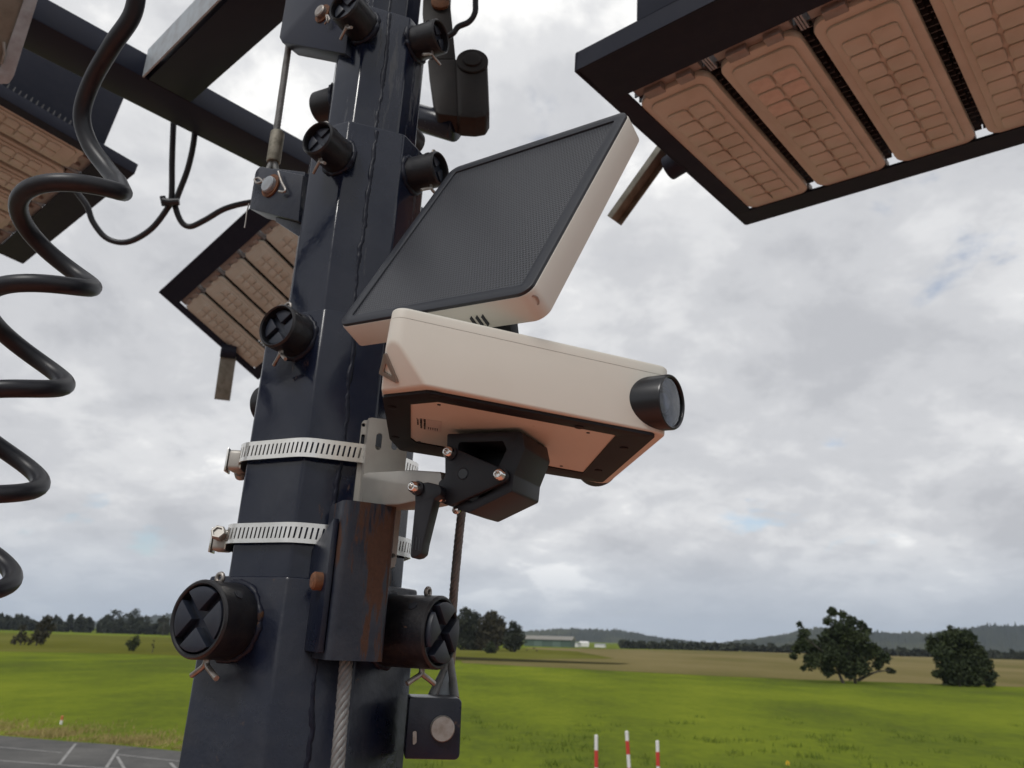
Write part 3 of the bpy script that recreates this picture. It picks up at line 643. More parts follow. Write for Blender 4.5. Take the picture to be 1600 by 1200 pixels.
def knob(i, face, px, r, Ln, rot=45, proud=.003, pins=True, spread=0.0, weld=True):
    n, lat = FACE[face]; h = SEC[i][0] / 2 + Ln
    if isinstance(px, tuple): s, z = solve_on_face(n, lat, h, *px)
    else: s, z = 0.0, px
    base = n * (SEC[i][0] / 2 - .004) + lat * s + V(0, 0, z); L_ = Ln + .004; wl = r * .13
    b = MB(); b.lathe(base, n, [(r * .98, 0), (r, .004), (r, L_ - .0015), (r - .0012, L_), (r - wl + .0008, L_), (r - wl, L_ - .001), (r - wl, L_ - r * .5)], 40)
    o = b.build('adjuster_tube', M['knob'], mast)
    if weld:
        w_ = MB(); rr = np.random.default_rng(int(abs(z) * 1e4) + i); pts = []
        for k in range(49):
            a = 2 * math.pi * k / 48; pts.append(base + n * .0040 + (lat * math.cos(a) + V(0, 0, 1) * math.sin(a)) * (r + .0002 + rr.normal(0, .00035)))
        w_.tube(pts, np.abs(.0024 + rr.normal(0, .0004, 49)), 7); w_.build('weld_ring', M['weld'], o, smooth=60)
    # end cap: backing disc and four wedge pads with an X slot between them
    cb = MB(); ri = r - wl - .0006; cb.lathe(base, n, [(ri, L_ - r * .45), (ri, L_ - r * .28 + proud - .003)], 32)
    z3 = V(0, 0, 1)
    for q in range(4):
        a0 = math.radians(rot + 90 * q); d0 = lat * math.cos(a0) + z3 * math.sin(a0); d1 = -lat * math.sin(a0) + z3 * math.cos(a0); g = r * .14
        pts = [base + n * (L_ - r * .3 + proud - .003) + d0 * g + d1 * g]
        t0 = math.asin(g / ri); tt_ = np.linspace(t0, math.pi / 2 - t0, 9); pts += [base + n * (L_ - r * .3 + proud - .003) + (d0 * math.cos(t) + d1 * math.sin(t)) * ri * .97 for t in tt_]
        cb.prism(pts, n * (r * .3))
    cb.build('end_cap', M['pad'], o, bevel=.0006, seg=2, smooth=30)
    # through pin: ring at the top, splayed legs below
    if pins:
        pb = MB(); c = base + n * (L_ - r * .55); rp_ = r * .06 + .0004
        top = c + z3 * (r - .0008); ring = [top + (z3 * (1 - math.cos(a)) + lat * math.sin(a)) * .0028 for a in np.linspace(0, 2 * math.pi, 15)]
        pb.tube(ring, rp_ * .8, 7); pb.build('pin_ring', M['pin'], o, smooth=60); pb = MB()
        for sgn in (-1, 1):
            pb = MB(); pb.tube(catmull([c - z3 * (r - .002) + lat * sgn * .0006, c - z3 * (r + .003) + lat * sgn * .001, c - z3 * (r + .006 + spread * .3) + lat * sgn * (.005 + spread) + n * .002 * sgn, c - z3 * (r + .009 + spread * .4) + lat * sgn * (.009 + spread * 2) + n * .004 * sgn], 5), rp_, 7); pb.build('pin_leg', M['pin'], o, smooth=60)
        hb = MB(); hc = c + (lat * .75 * (1 if face == 'L' else -1) + z3 * .66) * r; hn = nrm(hc - c); hb.lathe(hc - hn * .0005, hn, [(r * .13, 0), (r * .13, .0009), (r * .09, .0009)], 14); hb.build('pin_hole', M['black'], o)
    return o
knob(0, 'L', (308, 967), .0248, .030, rot=45, spread=.003)
knob(0, 'R', (690, 988), .0243, .044, rot=40, proud=.006, spread=.001)
knob(1, 'L', (431, 508), .0170, .024, rot=38, proud=-.001)
knob(2, 'L', (494, 214), .0152, .030, rot=40, proud=-.002)
knob(2, 'R', (689, 263), .0150, .029, rot=45, proud=-.002)
knob(3, 'R', (690, 56), .0155, .028, rot=45, proud=-.002)
knob(3, 'L', (536, 6), .0160, .030, rot=40, proud=-.002)
knob(3, 'BL', tops[3] - .06, .0160, .026, pins=False); knob(1, 'BL', tops[1] - .05, .0165, .020, pins=False)
knob(3, 'BR', tops[3] - .075, .0150, .026); knob(2, 'BL', tops[2] - .045, .0152, .026, pins=False); knob(2, 'BR', tops[2] - .05, .0150, .028)
knob(1, 'R', tops[1] - .045, .0165, .030)
# cheek plates and lugs welded to the mast; each is a polygon on a plane through the mast, extruded away
def cheek(name, pts, depth_n, off, thick, m, r=.004, bevel=.0012, parent=None, n=None):
    """polygon given where it is seen, on the local plane n.p = off"""
    n = nrm(n if n is not None else depth_n); nw = MF.R @ n; o = MF.w(n * off)
    q = [MF.l(hit(x, y, o, nw)) for x, y in pts]; q = round_poly(q, r, 4) if r else q
    b = MB(); b.prism(q, -n * thick); return b.build(name, m, parent if parent is not None else mast, bevel=bevel)
NV = nrm(MF.R.T @ nrm(V(.14, -.99, 0)))               # roughly towards the viewer, in mast coordinates
def loc_on(x, y, n, off): return MF.l(hit(x, y, MF.w(nrm(n) * off), MF.R @ nrm(n)))
nl = nrm(V(-.15, -1, 0))
# lug of the second section with clevis pin (left of the mast)
lug = cheek('rope_lug', [(400, 258), (473, 273), (466, 346), (389, 326)], nl, .050, .020, M['paint_old'], r=[.006, 0, 0, .003])
cheek('rope_lug', [(425, 262), (476, 268), (470, 372), (430, 346)], nl, .044, .02, M['paint_old'], r=0)
pc = loc_on(424, 291, nl, .050); pb = MB(); pb.lathe(pc, nl, [(.0078, 0), (.0078, .0045), (.0070, .0055), (0, .0055)], 28); pin = pb.build('clevis_pin', M['galv'], lug)
wa = MB(); wa.lathe(pc, nl, [(.0112, 0), (.0112, .0016), (.007, .0016)], 28); wa.build('washer', M['rust'], lug)
rc = MB(); pp = lambda x, y, o=.054: loc_on(x, y, nl, o)
rc.tube(catmull([pp(412, 285), pp(404, 278), pp(398, 281), pp(402, 286), pp(411, 283), pp(414, 279)], 6), .0011, 7)
rc.tube(catmull([pp(435, 268), pp(440, 284), pp(446, 296), pp(443, 300), pp(436, 299)], 6), .0012, 7); rc.build('retaining_clip', M['pin'], lug, smooth=60)
hw = MB(); hw.tube(catmull([pp(389, 318), pp(386, 330), pp(384, 345), pp(382, 356)], 4), .0006, 6); hw.build('loose_wire', M['pin'], lug, smooth=60)
# sheave housing at the top left
sh = cheek('sheave_housing', [(448, -70), (446, 0), (436, 58), (440, 66), (540, 84), (556, -70)], nl, .048, .022, M['paint_beam'], r=[0, 0, .006, .006, 0, 0])
pc = loc_on(505, 22, nl, .048); pb = MB(); pb.lathe(pc, nl, [(.0062, 0), (.0062, .005), (.005, .006), (0, .006)], 24); pb.build('sheave_pin', M['pin'], sh)
wa = MB(); wa.lathe(pc, nl, [(.0095, 0), (.0095, .0014), (.006, .0014)], 24); wa.build('washer', M['rust'], sh)
rc = MB(); pp = lambda x, y, o=.053: loc_on(x, y, nl, o)
rc.tube(catmull([pp(510, 24), pp(511, 32), pp(507, 38)], 5), .001, 6); rc.tube(catmull([pp(512, 24), pp(515, 30), pp(512, 36)], 5), .001, 6); rc.build('cotter_pin', M['pin'], sh, smooth=60)
# lug at the bottom right with big pin
nv = nrm(MF.R.T @ V(.16, -.985, 0))
lr = cheek('anchor_lug', [(640, 1089), (722, 1091), (718, 1188), (632, 1186)], nv, .050, .030, M['paint_old'], r=[0, .0035, .0035, 0])
pc = loc_on(691, 1138, nv, .050); pb = MB(); pb.lathe(pc, nv, [(.0083, 0), (.0083, .0035), (.0076, .0045), (0, .0045)], 28); pb.build('anchor_pin', M['pin'], lr)
sp_ = MB(); q = loc_on(647, 1150, nv, .0502); sp_.prism(round_poly([loc_on(x, y, nv, .0508) for x, y in ((645, 1143), (651, 1142), (651, 1160), (645, 1166))], .001), -nv * .0012); sp_.build('weld_splash', M['pin'], lr)
# square guide tube in front of the mast (rust run on its face)
nt_ = nrm(NCH + TCH * .17); tt = nrm(np.cross(V(0, 0, 1), nt_)); off = chd(0) + .0345
c0 = loc_on(574, 860, nt_, off); zt = loc_on(576, 785, nt_, off)[2]; zb = loc_on(556, 1033, nt_, off)[2]
ct = c0 - nt_ * .019; ct[2] = 0; hw_ = .0187
sq = lambda hh, z, r: [ct + tt * x + nt_ * y + V(0, 0, z) for x, y in rrect(-hh, hh, -hh, hh, r, 4)]
b = MB(); o_ = sq(hw_, zb, .005); i_ = sq(hw_ - .0028, zb, .003); nq = len(o_); up = V(0, 0, zt - zb)
b.add(o_ + [p + up for p in o_] + i_ + [p + up for p in i_],
      [(k, (k + 1) % nq, (k + 1) % nq + nq, k + nq) for k in range(nq)] + [(k + 2 * nq, k + 3 * nq, (k + 1) % nq + 3 * nq, (k + 1) % nq + 2 * nq) for k in range(nq)] +
      [(k, k + 2 * nq, (k + 1) % nq + 2 * nq, (k + 1) % nq) for k in range(nq)] + [(k + nq, (k + 1) % nq + nq, (k + 1) % nq + 3 * nq, k + 3 * nq) for k in range(nq)])
gt = b.build('rope_guide_tube', M['paint_rust'], mast, smooth=35, label='square guide tube with a long rust streak')
# gusset between tube and mast, rusty bolt head on its left side
gb = MB(); lx = -hw_ - .0001; p0 = ct + tt * lx + nt_ * .012; gb.prism([ct + tt * (lx - .0005) + nt_ * y + V(0, 0, z) for y, z in ((.014, zt - .012), (-.045, zt - .034), (-.045, zb + .004), (.014, zb + .004))], tt * -.004)
gb.build('gusset_plate', M['paint_old'], mast, bevel=.0008)
s_ = MB(); bc = loc_on(496, 908, nt_, off - .016); s_.lathe(bc, -tt, [(.0058, -.004), (.0058, .0025), (.0045, .0038), (0, .0042)], 20); s_.build('rusty_bolt', M['rust'], mast)
print('guide z', zt, zb, 'centre', ct)
# head block above the frame
MB().prism(octo(.11, .03, .88), V(0, 0, .16)).build('mast_head', M['paint'], mast, bevel=.002)

# ------------------------------------------------------------------ wire ropes: six helical strands each
def rope(name, label, path, R, parent=None, lay=None):
    path = catmull(path, 14); lay = lay or R * 7.0; b = MB(); m = len(path); T = [nrm(path[min(i + 1, m - 1)] - path[max(i - 1, 0)]) for i in range(m)]
    dense = []; acc = 0; step = R * .55
    for i in range(m - 1):
        d = np.linalg.norm(path[i + 1] - path[i]); k = max(int(d / step), 1)
        for j in range(k): dense.append(path[i] + (path[i + 1] - path[i]) * j / k)
    dense.append(path[-1]); m = len(dense); e = None; s = 0
    frames = []
    for i in range(m):
        t = nrm(dense[min(i + 1, m - 1)] - dense[max(i - 1, 0)])
        if e is None: e = nrm(np.cross(t, V(.3, .9, .1)))
        e = nrm(e - t * (e @ t)); frames.append((dense[i], e, np.cross(t, e), s))
        if i < m - 1: s += np.linalg.norm(dense[i + 1] - dense[i])
    for k in range(6):
        b.tube([p + (a * math.cos(k * math.pi / 3 + s * 2 * math.pi / lay) + c * math.sin(k * math.pi / 3 + s * 2 * math.pi / lay)) * R * .62 for p, a, c, s in frames], R * .40, 6)
    b.tube([p for p, a, c, s in frames], R * .5, 6)
    if parent is not None: return b.build(name, M['rope'], parent, smooth=60)
    return tag(b.build(name, M['rope'], smooth=60), label, 'wire rope', 'wire ropes of the mast')
pl = lambda x, y, n, o: hit(x, y, MF.w(nrm(n) * o), MF.R @ nrm(n))
q1 = pl(452, 66, nl, .034); q2 = pl(431, 212, nl, .033)
t = thing('wire_rope', 'thin wire rope with a crimped grey sleeve, left of the upper mast', 'wire rope', loc=q2, group='wire ropes of the mast')
up_ = nrm(q1 - q2)
rope('strands', None, [q1 + up_ * .08, q1, (q1 + q2) / 2, q2, q2 - up_ * .02], .0034, parent=t)
qs0, qs1 = pl(434, 207, nl, .033), pl(427, 254, nl, .033); MB().lathe(qs1, nrm(qs0 - qs1), [(.0058, 0), (.0066, .0012), (.0066, np.linalg.norm(qs0 - qs1) - .001), (.0058, np.linalg.norm(qs0 - qs1))], 24).build('crimp_sleeve', M['sleeve'], t)
tb = MB(); dn = nrm(qs1 - qs0); sd_ = nrm(np.cross(dn, FW)); 
for sg in (-1, 1): tb.tube(catmull([qs1 + dn * -.004 + sd_ * sg * .001, qs1 + dn * .006 + sd_ * sg * .003, qs1 + dn * .016 + sd_ * sg * .006, qs1 + dn * .026 + sd_ * sg * .006], 5), .003, 8)
tb.build('rope_eye', M['rope'], t, smooth=60)
cw = MF.w(ct + V(0, 0, zb)); e1 = hit(527, 1200, MF.w(nt_ * (off - .010)), MF.R @ nt_); e0 = hit(541, 1036, MF.w(nt_ * (off - .017)), MF.R @ nt_)
dn = nrm(e1 - e0)
rope('wire_rope', 'thick pale wire rope running down out of the rusty guide tube', [e0 - dn * .05, e0, e1, e1 + dn * .25], .0044)
re_ = MF.l(P(752, 520, .62)); rb_ = V(SEC[2][0] / 2 - .004, .01, re_[2]); rd_ = nrm(V(*(re_ - rb_)[:2], 0)); MB().box((re_ + rb_) / 2 + rd_ * .004, rd_ * (np.linalg.norm((re_ - rb_)[:2]) / 2 + .006), nrm(np.cross(V(0, 0, 1), rd_)) * .006, V(0, 0, .012)).build('rope_lug', M['paint_old'], mast, bevel=.0015)
a0 = P(716, 850, .60); a1 = P(707, 955, .60); up_ = nrm(a0 - a1)
t = thing('wire_rope', 'dark wire rope right of the mast, ending at the lug with the round pin', 'wire rope', loc=P(690, 1085, .56), group='wire ropes of the mast')
rope('strands', None, [P(752, 520, .62), a0, a1, P(704, 1000, .588), P(699, 1040, .58)], .0036, parent=t)
tb = MB(); tb.tube(catmull([P(700, 1030, .58), P(694, 1050, .573), P(684, 1070, .565), P(673, 1092, .555)], 5), .0034, 8); tb.build('rope_eye', M['rope'], t, smooth=60)
tb = MB(); tb.tube(catmull([P(702, 1030, .58), P(705, 1050, .573), P(708, 1070, .565), P(711, 1092, .555)], 5), .0034, 8)
tb.build('rope_eye', M['rope'], t, smooth=60)
tb = MB(); qn = nrm(CAM - P(692, 1070, .57)); tb.prism([P(699, 1046, .57), P(706, 1086, .56), P(682, 1088, .56)], -qn * .004); tb.build('thimble', M['galv'], t, bevel=.0006)
mp_ = MB(); mp_.lathe(P(703, 1005, .585), up_, [(.0048, -.018), (.0052, -.016), (.0052, .0), (.0048, .002)], 16); mp_.build('crimp_sleeve', M['sleeve'], t)

# ------------------------------------------------------------------ hose clamps round the third section
def band(label, zc, hpx, seed, hz_off):
    S_, k_ = SEC[1]; loop = np.array(octo(S_, k_, 0, r=.020, grow=.0042)); n = len(loop); hb = .0069; hs = .0039
    seg = np.linalg.norm(np.roll(loop, -1, 0) - loop, axis=1); cum = np.concatenate([[0], np.cumsum(seg)]); tot = cum[-1]; ext = np.concatenate([loop, loop[:1]])
    def pos(s, o=0.0):
        s = s % tot; i = min(np.searchsorted(cum, s, 'right') - 1, n - 1); f = (s - cum[i]) / seg[i]; p = ext[i] * (1 - f) + ext[i + 1] * f
        return p * (1 + o / np.linalg.norm(p))
    t = thing('hose_clamp', label, 'hose clamp', frame=Frame(MF.w(V(0, 0, zc)), MF.R[:, 0], MF.R[:, 1], MF.R[:, 2]), group='hose clamps round the mast'); PIV[t.name] = V(0, 0, 0)
    np_ = int(tot / .0037); p_ = tot / np_; w_ = p_ * .36; sh_ = .13; th_ = .0008; b = MB()
    def quadstrip(s0, s1, z0, z1, k0, k1, nseg=1):
        for f in range(nseg):
            a, c = s0 + (s1 - s0) * f / nseg, s0 + (s1 - s0) * (f + 1) / nseg
            pts = [pos(a + k0 * sh_, th_) + V(0, 0, z0), pos(c + k0 * sh_, th_) + V(0, 0, z0), pos(c + k1 * sh_, th_) + V(0, 0, z1), pos(a + k1 * sh_, th_) + V(0, 0, z1)]
            inn = [pos(a + k0 * sh_) + V(0, 0, z0), pos(c + k0 * sh_) + V(0, 0, z0), pos(c + k1 * sh_) + V(0, 0, z1), pos(a + k1 * sh_) + V(0, 0, z1)]
            b.add(pts + inn, [(0, 1, 2, 3), (7, 6, 5, 4), (0, 4, 5, 1), (1, 5, 6, 2), (2, 6, 7, 3), (3, 7, 4, 0)])
    # find the part of the loop that is at the front: a plain stretch is left near the housing
    for i in range(np_):
        s = i * p_; quadstrip(s, s + p_, -hb, -hs, 0, 0, 1); quadstrip(s, s + p_, hs, hb, 0, 0, 1)
        pm = pos(s); plain = (pm[0] < -.035 and pm[1] > -.055)
        if plain: quadstrip(s, s + p_, -hs, hs, 0, 0)
        else: quadstrip(s + w_, s + p_, -hs, hs, -hs, hs)
    b.build('slotted_band', M['steel'], t, smooth=30, recalc=False)
    # worm-drive housing on the left corner
    mid = V(-S_ / 2 + k_ / 2, -S_ / 2 + k_ / 2, zc); dm = (MF.w(mid) - CAM) @ FW; c = MF.l(P(*hpx, dm - .004)) - V(0, 0, zc); ax = nrm(V(-1, -.55, 0)); tg = nrm(V(.5, -1, 0)); tg = nrm(tg - ax * (tg @ ax)); zz = V(0, 0, 1)
    hbx = MB(); hbx.prism(round_poly([c + tg * a + zz * d for a, d in ((-.008, -.0078), (.008, -.0078), (.008, .0078), (-.008, .0078))], .003, 4), ax * .0105); hbx.build('screw_housing', M['steel_matt'], t, bevel=.0014)
    sc_ = MB(); sc0 = c + ax * .0052; sc_.lathe(sc0, (zz * .3 + tg) if seed else -(zz * .5 + tg), [(.0038, .007), (.0038, .0115), (.0050, .0118), (.0054, .0125), (.0054, .0165), (.0048, .0172), (.0036, .0172), (.0036, .0158), (0, .0158)], 6 if seed else 24)
    sc_.build('clamp_screw', M['steel_matt'], t, smooth=30)
    tl = MB(); tl.box(c + ax * .001 - tg * .004, tg * .012, zz * .0066, ax * .0006); tl.box(c + ax * .0125, tg * .006, zz * .009, ax * .0007); tl.build('band_tail', M['steel'], t, bevel=.0003)
    return t
zb1, zb2 = z_at(703, 1, -.012, .005), z_at(829, 1, -.012, .005)
band('slotted steel hose clamp round the mast, upper of two, with rounded housing', zb1, (383, 722), 0, .001)
band('slotted steel hose clamp round the mast, lower of two, passing behind the guide tube', zb2, (360, 846), 1, -.002)

# ------------------------------------------------------------------ stainless bracket held by the clamps
br = thing('mounting_bracket', 'grey stainless steel bracket with slots and an arm, clamped to the mast behind the camera', 'bracket', loc=MF.w(NCH * (chd(1) + .006) + V(0, 0, zb1)))
bo = chd(1) + .0022; cw_ = MF.R @ NCH
def bpt(x, y, o): return hit(x, y, MF.w(NCH * o), cw_)
u0, u1 = MF.R @ TCH, MF.R[:, 2]
def to_uv(p, o): d = p - MF.w(NCH * o); return (d @ u0, d @ u1)
def uvp(o):
    base = MF.w(NCH * o); return lambda a, c, h: base + u0 * a + u1 * c + cw_ * h
def hole(cx_, cy_, rw, rh): return rrect(cx_ - rw, cx_ + rw, cy_ - rh, cy_ + rh, min(rw, rh) * .999, 6)[::-1]
# left flange lying on the mast
fl = [to_uv(bpt(x, y, bo), bo) for x, y in ((566, 656), (580, 657), (556, 884), (541, 884))]; fl = round_poly([np.array(q) for q in fl], [.003, 0, 0, .003], 4)
h1 = to_uv(bpt(568, 664, bo), bo); h2 = to_uv(bpt(567, 687, bo), bo)
MB().plate([tuple(q) for q in fl][::-1], [hole(*h1, .0014, .0014), hole(*h2, .0015, .0042)], uvp(bo), .002).build('slotted_plate', M['steel_matt'], br, smooth=20)
# raised channel
co = chd(1) + .015
fc = [to_uv(bpt(x, y, co), co) for x, y in ((577, 652), (640, 660), (618, 888), (553, 884))]; fc = round_poly([np.array(q) for q in fc], [.002, .002, .004, .004], 4)
h3 = to_uv(bpt(592, 690, co), co); h4 = to_uv(bpt(617, 690, co), co); h5 = to_uv(bpt(614, 868, co), co)
MB().plate([tuple(q) for q in fc][::-1], [hole(*h3, .0022, .0062), hole(*h4, .0022, .0062), hole(*h5, .0016, .0016)], uvp(co), .002).build('slotted_plate', M['steel_matt'], br, smooth=20)
for (xa, xb) in ((577, 553), (640, 618)):
    wl_ = MB(); A_, B_ = bpt(xa, 652, co), bpt(xb, 886, co); wl_.prism([A_ - cw_ * .002, B_ - cw_ * .002, B_ - cw_ * .0142, A_ - cw_ * .0142], u0 * (.002 if xa == 577 else -.002)); wl_.build('channel_wall', M['steel_matt'], br)
# arm reaching out to the camera joint
A0, A1 = bpt(566, 760, co + .004), P(688, 760, .478); ad = A1 - A0; ad[2] = 0; ad = nrm(ad); an = nrm(np.cross(ad, V(0, 0, 1)))
if an @ (CAM - A0) < 0: an = -an
pts = [hit(x, y, A0, an) for x, y in ((564, 741), (574, 738), (640, 734), (689, 737), (690, 766), (655, 782), (622, 789), (566, 790))]
b = MB(); b.prism(round_poly(pts, [.004, .004, 0, .003, .004, 0, 0, .002], 4), -an * .026); b.build('arm', M['steel_matt'], br, bevel=.0014, seg=2, smooth=24)
s_ = MB(); bc = hit(653, 763, A0, an) + an * .006; s_.lathe(bc - an * .008, an, [(.0042, 0), (.0042, .010), (.0038, .0108), (.0022, .0108), (.0020, .0088), (0, .0088)], 24)
# ------------------------------------------------------------------ the beige two-lens camera
D1 = .41; B1 = P(665, 603, D1); B2 = P(1030, 677, D1 * 1.08); ca = nrm(B2 - B1); cs = nrm(np.cross(V(0, 0, 1), ca)); cu = np.cross(ca, cs)
CF = Frame(B1, ca, cs, cu)
ct_ = thing('camera', 'beige two lens outdoor camera on a black joint beside the mast, under the solar panel', 'camera', frame=CF)
ZT = .0425; ZL = .0362
oc = [V(-.0255, 0), V(.1430, 0), V(.1675, .143), V(.000, .131)]
def outline(ins, r=.008, n=6): 
    c = sum(oc) / 4; pts = []
    m = len(oc)
    for i in range(m):
        a, b, d = oc[i - 1], oc[i], oc[(i + 1) % m]; e0 = nrm(b - a); e1 = nrm(d - b); n0 = V(-e0[1], e0[0]); n1 = V(-e1[1], e1[0])
        k = ins / (1 + n0 @ n1); pts.append(b + (n0 + n1) * k)
    return round_poly(pts, r, n)
def cut_corner(bm, p0, p1, p2, inside):
    p0, p1, p2 = map(lambda q: Vector([float(k) for k in q]), (p0, p1, p2)); n = (p1 - p0).cross(p2 - p0).normalized()
    if (Vector([float(k) for k in inside]) - p0).dot(n) > 0: n = -n
    r = bmesh.ops.bisect_plane(bm, geom=bm.verts[:] + bm.edges[:] + bm.faces[:], plane_co=p0, plane_no=n, clear_outer=True)
    ed = [e for e in r['geom_cut'] if isinstance(e, bmesh.types.BMEdge)]; bmesh.ops.contextual_create(bm, geom=ed)
B0l = CF.hit(590, 612, 2, 0.0); APX = V(-.0255, .0035, .0255)
FC = (V(0.0, 0, 0), V(B0l[0], B0l[1], 0), APX)
def body_bm(z0, z1, ins):
    b = MB(); b.prism([V(p[0], p[1], z0) for p in outline(ins)], V(0, 0, z1 - z0)); bm = bmesh.new(); vs = [bm.verts.new(p) for p in b.v]
    for f in b.f: bm.faces.new([vs[i] for i in f])
    bmesh.ops.recalc_face_normals(bm, faces=bm.faces[:]); return bm
bm = body_bm(0, ZL - .0003, 0); cut_corner(bm, *FC, V(.07, .07, .02)); cut_corner(bm, V(.030, .1325, 0), V(-.004, .105, 0), V(.0, .1275, .0255), V(.07, .07, .02))
bmesh.ops.remove_doubles(bm, verts=bm.verts[:], dist=1e-5)
ed = [e for e in bm.edges if len(e.link_faces) == 2 and e.calc_face_angle(0) > math.radians(28) and min(v.co.z for v in e.verts) < ZL - .004]
bmesh.ops.bevel(bm, geom=ed, offset=.0016, segments=3, profile=.5, affect='EDGES', clamp_overlap=True)
shell = mesh_obj('camera_shell', bm, M['beige'], ct_, 34)
bm = body_bm(ZL, ZT, .0001); ed = [e for e in bm.edges if min(v.co.z for v in e.verts) > ZT - 1e-4 and len(e.link_faces) == 2 and e.calc_face_angle(0) > .6]
bmesh.ops.bevel(bm, geom=ed, offset=.0018, segments=3, profile=.5, affect='EDGES', clamp_overlap=True); mesh_obj('lid', bm, M['beige'], ct_, 34)
MB().prism([V(p[0], p[1], ZL - .0006) for p in outline(.0006)], V(0, 0, .0008)).build('seam', M['black'], ct_)
# gasket frame and plate under the body
bt = [CF.hit(*q, 2, -.001) for q in ((598, 619), (668, 611.5), (1025, 679.5), (941, 753), (625, 702), (609, 684))]
pt = [CF.hit(*q, 2, -.002) for q in ((641.5, 632.6), (684, 628.8), (963, 681), (911, 740), (650, 692), (641.5, 686))]
outer = [tuple(p[:2]) for p in round_poly([V(*p[:2]) for p in bt], .004, 4)]; inner = [tuple(p[:2]) for p in round_poly([V(*p[:2]) for p in pt], .0012, 3)]
area = lambda q: sum(q[i][0] * q[(i + 1) % len(q)][1] - q[(i + 1) % len(q)][0] * q[i][1] for i in range(len(q)))
if area(outer) < 0: outer = outer[::-1]
if area(inner) > 0: inner = inner[::-1]
MB().plate(outer, [inner], lambda a, c, h: V(a, c, .0004 + h), .0022).build('gasket', M['rubber'], ct_, bevel=.0007)
b = MB(); b.prism([V(p[0], p[1], .0003) for p in inner], V(0, 0, -.0013)); plate = b.build('bottom_plate', M['beige'], ct_)
for q in ((612, 636), (618, 683), (680, 617), (905, 667), (975, 700), (935, 735)):
    c = CF.hit(*q, 2, -.0018); MB().lathe(c + V(0, 0, .0004), V(0, 0, -1), [(.0028, 0), (.0028, .0009), (.0016, .0013), (0, .0013)], 14).build('foot', M['rubber'], ct_)
for q in ((686, 632), (919, 676), (877, 728), (655, 690)):
    c = CF.hit(*q, 2, -.0010); MB().lathe(c, V(0, 0, -1), [(.0011, -.0003), (.0011, .0004), (0, .0004)], 10).build('screw', M['black'], ct_)
lq = [CF.hit(*q, 2, -.0010) for q in ((667, 655), (690.5, 658.5), (689.5, 675.5), (666, 672))]; b = MB(); b.prism(lq, V(0, 0, -.0002)); lab = b.build('label', M['label'], plate)
ib = MB(); rr = np.random.default_rng(5)
lo, lx_, ly_ = CF.hit(650, 653, 2, -.00125), None, None
ex_ = CF.hit(690, 658.5, 2, -.00125) - lo; ey_ = CF.hit(650.5, 672, 2, -.00125) - lo
for (a0, a1, c0_, c1_, n) in ((.02, .05, .0, .10, 1), (.03, .10, .12, .55, 5), (.15, .24, .0, .80, 9), (.29, .38, .0, .85, 9)):
    for k in range(n):
        cc0 = c0_ + (c1_ - c0_) * (k + .12 * rr.uniform()) / n; cc1 = c0_ + (c1_ - c0_) * (k + .55 + .35 * rr.uniform()) / n
        aa0 = a0 + (a1 - a0) * rr.uniform(0, .25); ib.prism([lo + ex_ * aa0 + ey_ * cc0, lo + ex_ * a1 + ey_ * cc0, lo + ex_ * a1 + ey_ * cc1, lo + ex_ * aa0 + ey_ * cc1], V(0, 0, -.0001))
for k in range(5):
    ib.prism([lo + ex_ * (.48 + .09 * k) + ey_ * .62, lo + ex_ * (.51 + .09 * k) + ey_ * .62, lo + ex_ * (.51 + .09 * k) + ey_ * (.72 + .12 * rr.uniform()), lo + ex_ * (.48 + .09 * k) + ey_ * .74], V(0, 0, -.0003))
ib.build('small_print', M['ink'], plate)
# triangular emblem on the cut corner
fn = np.cross(FC[1] - FC[0], FC[2] - FC[0]); fn = nrm(fn); fn = fn if fn @ V(.07, .07, .02) < 0 else -fn
def fpt(x, y):
    n = CF.R @ fn; return CF.l(hit(x, y, CF.w(FC[0] + fn * .0002), n))
E3 = [fpt(*q) for q in ((602.5, 547), (593.5, 583.5), (625, 600.5))]; I3 = [fpt(*q) for q in ((604.5, 565), (600.5, 580.5), (615.5, 588.5))]
fo = E3[0]; fu = nrm(E3[1] - E3[0]); fv = np.cross(fn, fu); uv = lambda p: V((p - fo) @ fu, (p - fo) @ fv)
eo = [tuple(p) for p in round_poly([uv(p) for p in E3], .0010, 3)]; ei = [tuple(p) for p in round_poly([uv(p) for p in I3], .0007, 3)]
if area(eo) < 0: eo = eo[::-1]
if area(ei) > 0: ei = ei[::-1]
MB().plate(eo, [ei], lambda a, c, h: fo + fu * a + fv * c + fn * (h + .0011), .0016).build('triangle_emblem', M['emblem'], ct_, bevel=.0003)
